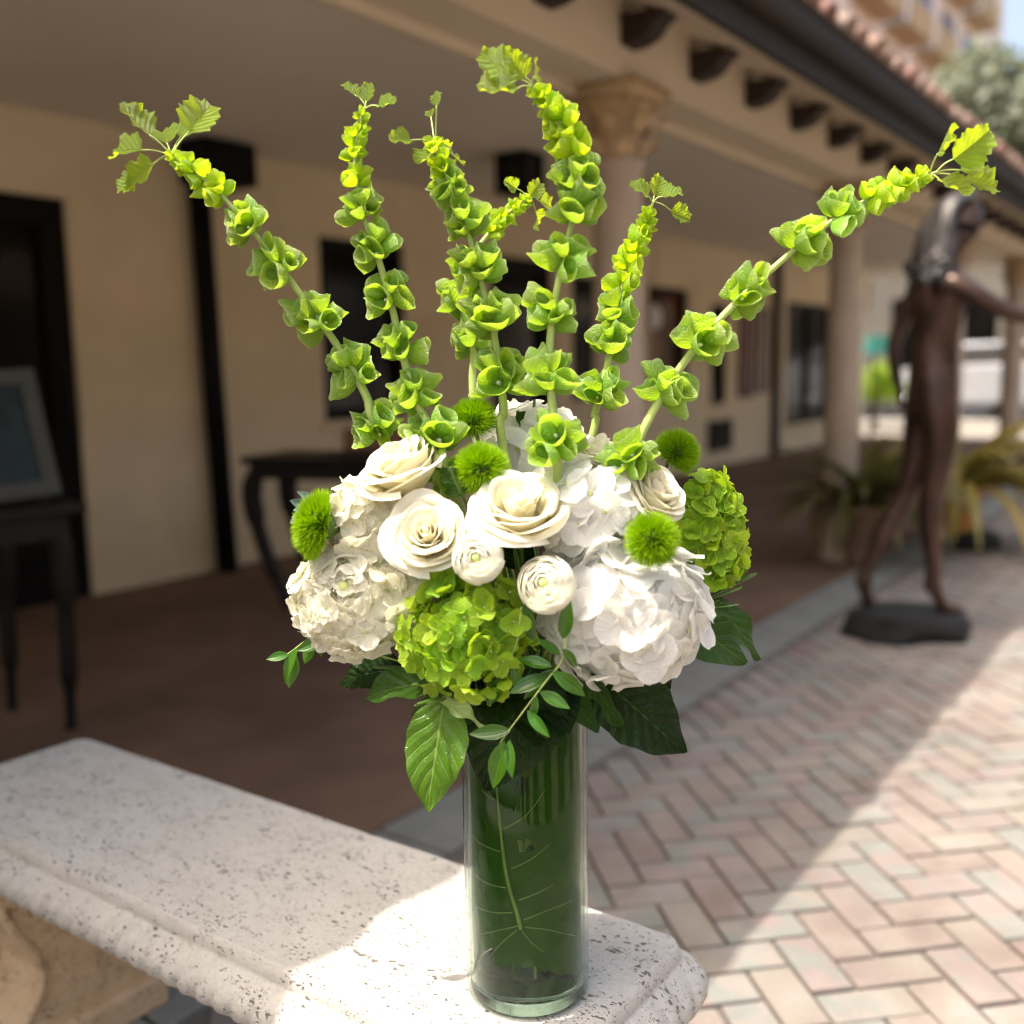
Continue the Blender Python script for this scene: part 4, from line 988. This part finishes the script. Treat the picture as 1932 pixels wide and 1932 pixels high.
ranunculus(901, 1053, 50, 0.15, (-0.12, 0.25, 0.95), 'small round ranunculus with green eye just right of the spiral rose', 11)
ranunculus(1030, 1102, 56, 0.15, (-0.25, 0.35, 0.9), 'ranunculus with green eye overlapping the white hydrangea', 12, 0.12)
ranunculus(655, 1108, 66, 0.09, (-0.1, 0.2, 0.95), 'largest fully open white ranunculus on the left hydrangea', 13, 0.42, False, 7, 1.5)

# ------------------------------------------------------------------ hydrangea heads
def floret_mesh(name, mat, seed, frill, wide, serr, cupf):
    rng = random.Random(seed); mb = MB(); gr = mat is M_hyg
    for k in range(4):
        a = k * math.pi / 2 + rng.uniform(-0.15, 0.15); el = rng.uniform(0.0, 0.42) + (0.12 if k % 2 else 0) + (rng.uniform(0, 0.4) if gr else 0)
        v, f, uv = blade(rng.uniform(0.46, 0.56), wide * rng.uniform(0.9, 1.1), 9, 8, lambda u: 0.12 + 0.88 * math.sin(math.pi * min(1, (u ** 0.85) * 0.90 + 0.03)) ** 0.75 if u < 0.999 else 0.35, bend=rng.uniform(-0.9, 0.2) if not gr else rng.uniform(-1.3, 0.9), ruf=frill * rng.uniform(0.6, 1.2), rf=rng.uniform(5, 9), ph=rng.uniform(0, 6), serr=serr, sn=7, cup=cupf * rng.uniform(-0.3, 1.0))
        d = (math.cos(a) * math.cos(el), math.sin(a) * math.cos(el), math.sin(el)); nr = (-math.cos(a) * math.sin(el), -math.sin(a) * math.sin(el), math.cos(el))
        mb.add(v, f, uv, leafbasis((0.02 * math.cos(a), 0.02 * math.sin(a), 0.004 * k), d, nr))
    lathe(mb, [(0.0, 0.055), (0.035, 0.045), (0.045, 0.01), (0.03, -0.02)], 7, None, 1)
    lathe(mb, [(0.018, 0.0), (0.014, -0.45)], 5, None, 2)
    return mb.mesh(name, [mat, M_eye, M_core if mat is M_hyg else M_corew])
FLO = {m.name: [floret_mesh('floret', m, 100 + k, fr_, wd, se_, cu_) for k in range(7)] for (m, fr_, wd, se_, cu_) in ((M_hyw, 0.028, 0.29, 0.03, 0.18), (M_hyc, 0.05, 0.28, 0.12, 0.2), (M_hyg, 0.035, 0.25, 0.05, 0.25))}
def hydrangea(px, py, rx, ry, q, face, mat, n, fsz, label, seed, cut=-0.25):
    c = at(px, py, q); k = mpp(c); rng = random.Random(seed); face = dirv(*face)
    t = thing('hydrangea', c - face * rx * k * 0.7, label, 'hydrangea', 'hydrangea heads in the bouquet'); me = FLO[mat.name]
    ax, ay, azz = rx * k, ry * k, min(rx, ry) * k * 0.85
    mb = MB(); MC = Matrix(((R0.x, 0, NC.x, c.x), (R0.y, 0, NC.y, c.y), (0, 1, 0, c.z), (0, 0, 0, 1)))
    S = MC @ Matrix.Diagonal((ax, ay, azz, 1))
    core = [(math.sin(math.pi * i / 8) * 0.62, -math.cos(math.pi * i / 8) * 0.62) for i in range(9)]
    lathe(mb, core, 14, S); mb.build('flower_stalks', M_core if mat is M_hyg else M_corew, t)
    for i in range(n * 2):
        zz = 1 - 2 * (i + 0.5) / (n * 2); r = math.sqrt(1 - zz * zz); a = i * 2.39996 + rng.uniform(-0.15, 0.15)
        nl = Vector((r * math.cos(a), zz + rng.uniform(-0.05, 0.05), r * math.sin(a))).normalized()
        pos = S @ (nl * rng.uniform(0.66 if mat is not M_hyg else 0.60, 1.03)); nw = (R0 * (nl.x / ax) + UZ * (nl.y / ay) + NC * (nl.z / azz)).normalized()
        if nw.dot(face) < cut: continue
        nw = (nw + Vector((rng.uniform(-1, 1), rng.uniform(-1, 1), rng.uniform(-1, 1))) * (0.36 if mat is not M_hyg else 0.44)).normalized()
        inst('floret', rng.choice(me), t, basis(pos, nw, rng.uniform(0, 6.28), fsz * k * rng.uniform(0.85, 1.2)))
    stem_to_vase(t, c - face * azz * 0.6, face, None, 0.004)
hydrangea(1110, 980, 108, 105, 0.07, (0.1, 0.4, 0.9), M_hyw, 44, 96, 'white hydrangea head directly above the biggest white one', 41)
hydrangea(1178, 1155, 150, 128, 0.09, (0.35, -0.1, 0.9), M_hyw, 62, 108, 'biggest white hydrangea head hanging low at the right of the bouquet', 42)
hydrangea(692, 985, 84, 84, 0.055, (-0.4, 0.4, 0.8), M_hyc, 44, 62, 'creamy hydrangea head between the side rose and the fuzzy green ball', 43)
hydrangea(674, 1128, 122, 108, 0.06, (-0.45, -0.05, 0.9), M_hyc, 84, 62, 'frilly creamy hydrangea head low at the left of the bouquet', 44)
hydrangea(1000, 850, 92, 80, -0.02, (0.0, 0.85, 0.5), M_hyw, 32, 80, 'white hydrangea head at the back behind the upright green stems', 45)
hydrangea(884, 1188, 118, 120, 0.105, (-0.05, 0.0, 1.0), M_hyg, 92, 62, 'lime green hydrangea head at the front above the vase', 46)
hydrangea(1335, 1008, 68, 108, 0.0, (0.75, 0.25, 0.6), M_hyg, 84, 54, 'lime green hydrangea head at the right edge of the bouquet', 47)

# ------------------------------------------------------------------ fuzzy green balls
def fuzzy(px, py, rp, q, face, label, seed, squash=1.0, n=3400, cut=-0.35):
    c = at(px, py, q); p = rp * mpp(c); rng = random.Random(seed); face = dirv(*face)
    t = thing('fuzzy_flower', c - face * p, label, 'flower', 'fuzzy green ball flowers'); M = basis(c, face); mb = MB()
    for i in range(n):
        zz = rng.uniform(cut, 1); a = rng.uniform(0, 6.28); r = math.sqrt(1 - zz * zz); d = Vector((r * math.cos(a), r * math.sin(a), zz))
        lump = 1 + 0.07 * noise.noise(d * 3.1 + Vector((seed, 0, 0)))
        e = d * p * lump * rng.uniform(0.9, 1.04); b = d * p * 0.35 - Vector((0, 0, 0.12 * p)); b.x *= 0.7; b.y *= 0.7
        e.z *= squash; mid = b * 0.45 + e * 0.55 + Vector((0, 0, 0.05 * p)); e += Vector((rng.uniform(-1, 1), rng.uniform(-1, 1), rng.uniform(-1, 1))) * 0.035 * p
        w = (e - b).cross(Vector((rng.uniform(-1, 1), rng.uniform(-1, 1), rng.uniform(-1, 1)))).normalized() * p * 0.012
        mb.add([b - w, b + w, mid + w, mid - w, e], [(0, 1, 2, 3), (3, 2, 4)], [(0, 0), (0, 0), (0.5, 0), (0.5, 0), (1, 0)], M)
    tag(mb.build('bristles', M_bris, t, None, False), kind='stuff')
    mb = MB(); lathe(mb, [(0.03 * p, -0.5 * p), (0.3 * p, -0.2 * p), (0.5 * p, 0.15 * p), (0.4 * p, 0.4 * p), (0, 0.5 * p)], 12, M); mb.build('calyx', M_stemd, t)
    stem_to_vase(t, M @ Vector((0, 0, -0.45 * p)), face, None, 0.002)
fuzzy(608, 993, 74, 0.085, (-0.93, 0.25, 0.35), 'fuzzy green ball flower sticking out at the left edge', 51, 0.8, 3600, 0.0)
fuzzy(893, 797, 52, 0.03, (-0.2, 0.9, 0.4), 'fuzzy green ball flower highest in the middle, behind the bells', 52, 1.0, 3200)
fuzzy(908, 887, 58, 0.085, (-0.1, 0.6, 0.75), 'fuzzy green ball flower directly above the largest rose', 53)
fuzzy(1275, 855, 50, 0.02, (0.55, 0.75, 0.35), 'fuzzy green ball flower at the top right of the bouquet', 54, 1.0, 3200)
fuzzy(1230, 1018, 58, 0.135, (0.15, 0.25, 0.95), 'fuzzy green ball flower in front of the white hydrangea at the right', 55)

# ------------------------------------------------------------------ tall bell stems
def bell_mesh(seed, mat):
    rng = random.Random(seed); mb = MB(); seg = 22; prof = []
    sq = rng.uniform(0.5, 0.92); ph = rng.uniform(0, 6.28); ph2 = rng.uniform(0, 6.28); v = []; uv = []
    for i in range(9):
        t = i / 8; r = 0.05 + 0.42 * math.sin(min(1.12, t * 1.32) * math.pi / 2) ** 0.85 + 0.10 * max(0, t - 0.82); z = 0.80 * t ** 1.15
        for k in range(seg):
            a = 2 * math.pi * k / seg; rr = r * (1 + 0.035 * t * t * math.cos(5 * a + ph) + 0.06 * t * math.cos(2 * a + ph2)); zz = z * (1 + 0.09 * t * math.cos(2 * a + ph) + 0.03 * t * math.cos(5 * a + ph2)) + 0.12 * t * t * math.cos(a)
            v.append((rr * math.cos(a), rr * math.sin(a) * sq, zz)); uv.append((t, -1 + 2 * abs(((k / seg) * 2.5) % 1 * 2 - 1)))
    f = [(i * seg + k, i * seg + (k + 1) % seg, (i + 1) * seg + (k + 1) % seg, (i + 1) * seg + k) for i in range(8) for k in range(seg)]
    mb.add(v, f, uv)
    lathe(mb, [(0.0, 0.3), (0.05, 0.27), (0.075, 0.18), (0.05, 0.08)], 7, None, 1)
    return mb.mesh('bell', [mat, M_seed])
BELLS = [bell_mesh(200 + k, M_bell) for k in range(7)]; BELLT = [bell_mesh(220 + k, M_bellt) for k in range(6)]
def tipleaf(seed, mat):
    rng = random.Random(seed); mb = MB()
    mb.add(*blade(1, 0.44, 24, 8, lambda u: math.sin(math.pi * min(1, u ** 0.62 * 0.93 + 0.01)) ** 0.6 + 0.02, fold=rng.uniform(0.1, 0.6), bend=rng.uniform(-1.0, 0.4), ruf=0.075, rf=14, serr=0.20, sn=6, ph=rng.uniform(0, 6)))
    return mb.mesh('leaf', mat)
TIPL = [tipleaf(240 + k, M_tip) for k in range(5)]
def bellstem(path, whorls, leaves, label, seed, rs=0.0047):
    """path: (x, y, q) from the bouquet to the tip; whorls: (index along path 0..1 as pixel x, y, radius, q); leaves: (x, y tip of leaf, size)"""
    rng = random.Random(seed); P = [at(*p) for p in path]
    a = srnd.uniform(0, 6.28); off = Vector((math.cos(a), math.sin(a), 0)) * srnd.uniform(0.01, 0.035)
    full = spline([VASE - off + UZ * 0.05, MOUTH + off] + P, 7); n = len(full)
    t = thing('bell_stem', MOUTH, label, 'flower stem', 'tall bells of Ireland stems'); mb = MB()
    tube(mb, full, [max(0.0013, rs * (1 - 0.75 * max(0, (k / n - 0.25) / 0.75))) for k in range(n)], 8)
    tip = full[-1]; tdir = (full[-1] - full[-4]).normalized()
    for (x, y, rad_px, young) in whorls:
        # nearest point of the stem to the whorl as seen
        best = min(range(14, n), key=lambda k: ((full[k] - EYE).normalized() - (at(x, y, 0) - EYE).normalized()).length)
        c = full[best]; d = (full[min(best + 1, n - 1)] - full[best - 1]).normalized(); s = rad_px * mpp(c)
        nb = 10 if not young else 7; a0 = rng.uniform(0, 6.28); B = basis((0, 0, 0), d)
        for k in range(nb):
            a = a0 + 2 * math.pi * k / nb + rng.uniform(-0.2, 0.2); o = B @ Vector((math.cos(a), math.sin(a), 0)); el = rng.uniform(0.0, 0.7) + (0.3 if young else 0) + (0.35 if k % 2 else 0)
            ax = (o * math.cos(el) + d * math.sin(el)).normalized(); pos = c + o * rs * 0.6 + d * (rng.uniform(-0.16, 0.16) + (0.26 if k % 2 else -0.22)) * s
            sc = s * rng.uniform(0.8, 1.18) * (1.12 if not young else 1.06)
            me_ = rng.choice(BELLT if young else BELLS)
            inst('bell', me_, t, basis(pos, ax, rng.uniform(0, 6.28), sc))
        for k in range(7):
            a = rng.uniform(0, 6.28); o = B @ Vector((math.cos(a), math.sin(a), 0)); tube(mb, [c, c + o * s * 0.22 - d * s * 0.06, c + o * s * 0.36 + d * s * 0.03], [0.0007, 0.0005, 0.0001], 4)
    for (x, y, sz) in leaves:
        q0 = path[-1][2]; e = at(x, y, q0 + rng.uniform(-0.03, 0.03)); st_ = full[-1 - rng.randint(0, 3)]; d = (e - st_); L = sz * mpp(e); 
        b0 = e - d.normalized() * L * 0.55
        tube(mb, spline([st_, st_ * 0.5 + b0 * 0.5 + UZ * 0.002, b0], 3), 0.0008, 5)
        nr = (NC * rng.uniform(0.5, 1) + UZ * rng.uniform(0.1, 0.8) + R0 * rng.uniform(-0.6, 0.6))
        inst('leaf', rng.choice(TIPL), t, leafbasis(b0, d, nr, L * 0.93))
    mb.build('stem', M_stem, t)
bellstem([(730, 850, 0.03), (690, 745, 0.03), (640, 658, 0.03), (585, 580, 0.035), (530, 505, 0.035), (475, 435, 0.04), (405, 355, 0.04), (345, 308, 0.04), (318, 292, 0.04)],
         [(712, 822, 46, 0), (672, 705, 47, 0), (602, 603, 48, 0), (532, 505, 46, 0), (470, 425, 40, 0), (415, 362, 36, 1), (380, 335, 31, 1), (352, 312, 23, 1), (330, 298, 15, 1)],
         [(247, 222, 78), (228, 277, 72), (252, 335, 84), (306, 243, 66), (350, 240, 52), (382, 215, 86), (236, 350, 50)],
         'bell stem leaning far left ending in a cluster of crinkled leaves', 301)
bellstem([(850, 915, 0.07), (830, 840, 0.06), (785, 755, 0.05), (758, 660, 0.045), (735, 560, 0.04), (708, 470, 0.04), (684, 400, 0.04), (672, 340, 0.04), (671, 280, 0.04), (682, 222, 0.04), (690, 200, 0.04)],
         [(862, 940, 40, 0), (828, 832, 50, 0), (788, 752, 44, 0), (759, 663, 42, 0), (736, 556, 44, 0), (709, 474, 42, 0), (686, 402, 36, 0), (673, 342, 30, 1), (671, 290, 25, 1), (675, 255, 21, 1), (683, 222, 14, 1)],
         [(656, 166, 36), (694, 172, 42), (735, 196, 44)], 'slim upright bell stem second from the left', 302)
bellstem([(950, 850, 0.03), (950, 780, 0.03), (945, 720, 0.03), (928, 610, 0.03), (905, 520, 0.03), (880, 430, 0.03), (855, 360, 0.03), (830, 305, 0.03), (818, 268, 0.03)],
         [(946, 722, 50, 0), (928, 612, 54, 0), (906, 520, 50, 0), (882, 432, 42, 0), (857, 362, 36, 0), (838, 318, 28, 1), (822, 278, 20, 1)],
         [(752, 262, 48), (800, 302, 56), (862, 296, 56), (824, 182, 28), (812, 212, 24), (838, 270, 40)], 'leafy topped bell stem just left of the tallest one', 303)
bellstem([(900, 800, -0.06), (893, 660, -0.08), (872, 570, -0.1), (885, 495, -0.11), (930, 432, -0.12), (965, 397, -0.12), (1000, 372, -0.12)],
         [(893, 650, 40, 0), (872, 572, 40, 0), (878, 510, 34, 0), (925, 440, 24, 1), (945, 415, 22, 1), (968, 395, 16, 1), (985, 382, 12, 1)],
         [(962, 346, 34), (1015, 352, 40), (1034, 388, 44), (1018, 418, 44)], 'short bell stem at the back bending right behind the tallest one', 304)
bellstem([(1052, 900, 0.09), (1045, 800, 0.08), (1037, 690, 0.07), (1042, 600, 0.065), (1060, 500, 0.06), (1083, 400, 0.06), (1090, 325, 0.06), (1068, 250, 0.06), (1032, 192, 0.065), (1000, 162, 0.07)],
         [(1050, 852, 52, 0), (1039, 722, 50, 0), (1040, 605, 47, 0), (1060, 500, 50, 0), (1083, 405, 46, 0), (1091, 345, 46, 0), (1078, 285, 42, 1), (1062, 240, 38, 1), (1040, 205, 30, 1), (1020, 180, 20, 1)],
         [(936, 118, 92), (932, 172, 86), (1012, 128, 52), (970, 118, 60)], 'tallest bell stem in the centre with its tip drooping left', 305)
bellstem([(1110, 850, -0.05), (1122, 780, -0.06), (1135, 740, -0.06), (1152, 655, -0.07), (1165, 585, -0.08), (1182, 515, -0.085), (1203, 455, -0.09), (1222, 408, -0.09), (1234, 378, -0.09)],
         [(1130, 745, 42, 0), (1154, 650, 42, 0), (1164, 590, 38, 0), (1172, 548, 34, 1), (1184, 510, 32, 1), (1196, 475, 29, 1), (1208, 442, 24, 1), (1220, 412, 18, 1)],
         [(1208, 352, 44), (1240, 348, 48), (1272, 360, 42), (1286, 408, 46)], 'narrow bell stem leaning slightly right behind the tallest one', 306)
bellstem([(1175, 905, 0.08), (1205, 830, 0.07), (1250, 745, 0.06), (1318, 648, 0.055), (1400, 560, 0.05), (1495, 475, 0.05), (1580, 410, 0.05), (1650, 370, 0.05), (1720, 340, 0.05), (1770, 324, 0.05)],
         [(1190, 872, 48, 0), (1248, 752, 50, 0), (1318, 648, 49, 0), (1405, 556, 49, 0), (1502, 470, 46, 0), (1582, 408, 42, 0), (1635, 376, 36, 1), (1668, 362, 30, 1), (1705, 346, 24, 1), (1738, 334, 18, 1)],
         [(1784, 256, 66), (1842, 268, 88), (1806, 360, 74), (1862, 346, 72), (1838, 318, 44)], 'long bell stem arching far right in front of the statue', 307)

# ------------------------------------------------------------------ foliage
OV = lambda u: math.sin(math.pi * min(1, u ** 0.72 * 0.985 + 0.005)) ** 0.85 + 0.004
LAN = lambda u: math.sin(math.pi * min(1, u ** 0.85 * 0.985 + 0.005)) ** 0.95 + 0.004
def bigleaf(b, t_, wpx, nrm, mat, label, bend=-0.35, fold=0.12, ruf=0.004, serr=0.05, sn=20, shape=OV, name='foliage_leaf', stalk=True, group=None):
    B = at(*b); T = at(*t_); L = (T - B).length * (1 + bend * bend / 24); d = (T - B).normalized(); nr = dirv(*nrm)
    nr = (nr - d * nr.dot(d)).normalized(); d2 = d * math.cos(-bend / 2) + nr * math.sin(-bend / 2)
    t = thing(name, B, label, 'leaf', group); mb = MB()
    v, f, uv = blade(L, wpx / 2 * mpp((B + T) / 2), 26, 14, shape, fold, bend, ruf, 11, serr, sn)
    mb.add(v, f, uv, leafbasis(B, d2, nr)); mb.build('blade', mat, t)
    if stalk: stem_to_vase(t, B, -(B - MOUTH).normalized() if (B - MOUTH).length > 0.01 else UZ, M_stemd, 0.0015, 'stalk')
    return t
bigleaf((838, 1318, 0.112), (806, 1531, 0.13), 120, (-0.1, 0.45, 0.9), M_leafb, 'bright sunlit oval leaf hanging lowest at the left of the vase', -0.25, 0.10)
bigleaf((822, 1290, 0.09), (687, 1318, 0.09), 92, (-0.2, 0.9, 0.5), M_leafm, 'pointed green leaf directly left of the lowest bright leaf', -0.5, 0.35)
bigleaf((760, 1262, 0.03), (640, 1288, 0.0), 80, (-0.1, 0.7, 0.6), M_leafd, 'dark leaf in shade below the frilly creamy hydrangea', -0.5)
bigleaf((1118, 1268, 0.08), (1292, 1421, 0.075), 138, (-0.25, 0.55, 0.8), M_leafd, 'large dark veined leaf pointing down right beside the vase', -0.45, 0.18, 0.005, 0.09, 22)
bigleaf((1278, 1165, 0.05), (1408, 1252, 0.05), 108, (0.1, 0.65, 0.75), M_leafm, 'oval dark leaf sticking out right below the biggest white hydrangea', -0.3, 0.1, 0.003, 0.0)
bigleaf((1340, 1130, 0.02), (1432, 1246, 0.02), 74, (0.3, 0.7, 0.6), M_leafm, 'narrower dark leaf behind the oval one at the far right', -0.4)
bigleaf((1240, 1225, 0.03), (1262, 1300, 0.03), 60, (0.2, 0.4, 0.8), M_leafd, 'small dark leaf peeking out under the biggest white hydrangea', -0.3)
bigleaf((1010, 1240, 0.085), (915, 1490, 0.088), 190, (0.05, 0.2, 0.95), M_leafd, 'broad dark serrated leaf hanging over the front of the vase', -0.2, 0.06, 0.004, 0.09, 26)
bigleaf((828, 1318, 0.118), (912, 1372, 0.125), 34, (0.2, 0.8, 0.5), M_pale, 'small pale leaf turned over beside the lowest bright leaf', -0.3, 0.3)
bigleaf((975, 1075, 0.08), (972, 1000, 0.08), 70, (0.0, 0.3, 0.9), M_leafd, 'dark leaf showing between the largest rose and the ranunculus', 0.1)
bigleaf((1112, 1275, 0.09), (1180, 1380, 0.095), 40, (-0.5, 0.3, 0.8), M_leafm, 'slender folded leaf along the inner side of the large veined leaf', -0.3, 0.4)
bigleaf((1370, 1105, 0.0), (1412, 1070, -0.01), 24, (0.2, 0.8, 0.5), M_leafb, 'tiny bright leaf at the lower end of the right lime hydrangea', -0.3)
bigleaf((870, 935, 0.1), (835, 880, 0.1), 52, (0.3, 0.5, 0.8), M_leafm, 'rounded green leaf between the side rose and the fuzzy ball', -0.3)
bigleaf((1005, 815, 0.0), (975, 775, 0.0), 36, (0.0, 0.5, 0.8), M_leafm, 'small green leaf in front of the back hydrangea', -0.3)
rng = random.Random(9)
for k in range(22):
    a = rng.uniform(0, 6.28); el = rng.uniform(-0.25, 1.0); d = Vector((math.cos(a) * math.cos(el), math.sin(a) * math.cos(el), math.sin(el)))
    c = MOUTH + UZ * 0.035; B = c + d * 0.035; L = rng.uniform(0.085, 0.12) * (0.85 if d.dot(NC) > 0.3 else 1.0)
    t = thing('foliage_leaf', B, 'dark green filler leaf tucked in behind the flower heads', 'leaf', 'filler leaves between the flower heads'); mb = MB()
    v, f, uv = blade(L, 0.032, 12, 6, OV, 0.15, -0.5); nr = Vector((-d.x * d.z, -d.y * d.z, 1 - d.z * d.z + 0.05)); mb.add(v, f, uv, leafbasis(B, d, nr)); mb.build('blade', M_leafd if k % 3 else M_leafm, t)
    mb = MB(); tube(mb, spline([B, c - UZ * 0.01, MOUTH - UZ * 0.12 + Vector((d.x, d.y, 0)) * 0.03], 4), 0.0014, 6); mb.build('stalk', M_stemd, t)
def sprig(path, leaves, label, mat=M_rusc, w=0.17):
    P = spline([MOUTH + UZ * 0.005] + [at(*p) for p in path], 6); t = thing('leaf_sprig', P[6], label, 'sprig', 'thin trailing leaf sprigs'); mb = MB()
    tube(mb, P, [0.0013 * (1 - 0.6 * k / len(P)) for k in range(len(P))], 6); mb.build('stem', M_stemd if mat is not M_rusc else M_stem, t)
    rng = random.Random(len(leaves) * 7 + int(path[0][0]))
    for (bx, by, tx, ty, q) in leaves:
        B = at(bx, by, q); T = at(tx, ty, q + rng.uniform(-0.012, 0.018)); L = (T - B).length; mb = MB()
        v, f, uv = blade(L, L * w * rng.uniform(0.85, 1.15), 12, 6, LAN, rng.uniform(0.15, 0.45), rng.uniform(-0.5, 0.2))
        mb.add(v, f, uv, leafbasis(B, T - B, NC * 0.8 + UZ * rng.uniform(0.2, 0.9) + R0 * rng.uniform(-0.5, 0.5))); mb.build('leaf', mat, t)
sprig([(1060, 1180, 0.13), (1062, 1240, 0.135), (1030, 1285, 0.14), (985, 1345, 0.145), (945, 1400, 0.145), (938, 1425, 0.145)],
      [(964, 1378, 886, 1385, 0.146), (952, 1398, 930, 1488, 0.148), (962, 1395, 960, 1470, 0.146), (995, 1340, 1036, 1392, 0.146), (1010, 1310, 1004, 1368, 0.142), (1042, 1268, 1110, 1312, 0.142), (1018, 1305, 1075, 1338, 0.144), (1042, 1258, 975, 1240, 0.142), (1058, 1235, 1012, 1205, 0.14), (1062, 1205, 1075, 1130, 0.145), (1060, 1225, 1100, 1262, 0.14), (1035, 1275, 960, 1305, 0.13), (1045, 1262, 990, 1320, 0.125)],
      'thin glossy leaf sprig trailing down over the front of the vase')
sprig([(985, 1150, 0.13), (975, 1210, 0.135), (950, 1280, 0.13)], [(975, 1150, 972, 1225, 0.14), (985, 1140, 1010, 1215, 0.138), (972, 1230, 930, 1290, 0.13), (965, 1250, 985, 1310, 0.128), (952, 1275, 922, 1330, 0.126)], 'short leaf sprig hanging at the right side of the front lime hydrangea')
sprig([(690, 1230, 0.03), (630, 1200, 0.04), (585, 1205, 0.04), (540, 1235, 0.04), (505, 1243, 0.04)], [(620, 1200, 560, 1228, 0.045), (590, 1208, 575, 1252, 0.045), (562, 1222, 524, 1290, 0.042), (545, 1235, 502, 1243, 0.04), (600, 1205, 606, 1240, 0.045), (555, 1230, 545, 1300, 0.03)], 'glossy leaf sprig poking out at the lower left under the frilly hydrangea', M_rusc, 0.2)
M_blue = leafy('blue_green_leaf', (0.20, 0.30, 0.24), (0.2, 0.35, 0.2), 0.25, 0.4)
sprig([(660, 980, -0.04), (600, 960, -0.06), (560, 950, -0.08)], [(590, 960, 545, 945, -0.08), (580, 962, 540, 985, -0.08), (600, 955, 565, 925, -0.07), (598, 960, 552, 965, -0.075)], 'small blue green leaf sprig behind the left fuzzy ball', M_blue, 0.22)
sprig([(1250, 1120, 0.06), (1340, 1145, 0.06), (1395, 1140, 0.05)], [(1330, 1142, 1385, 1150, 0.06), (1345, 1145, 1330, 1185, 0.06), (1300, 1135, 1290, 1175, 0.06)], 'short leaf sprig between the right lime hydrangea and the oval leaf', M_leafm, 0.25)
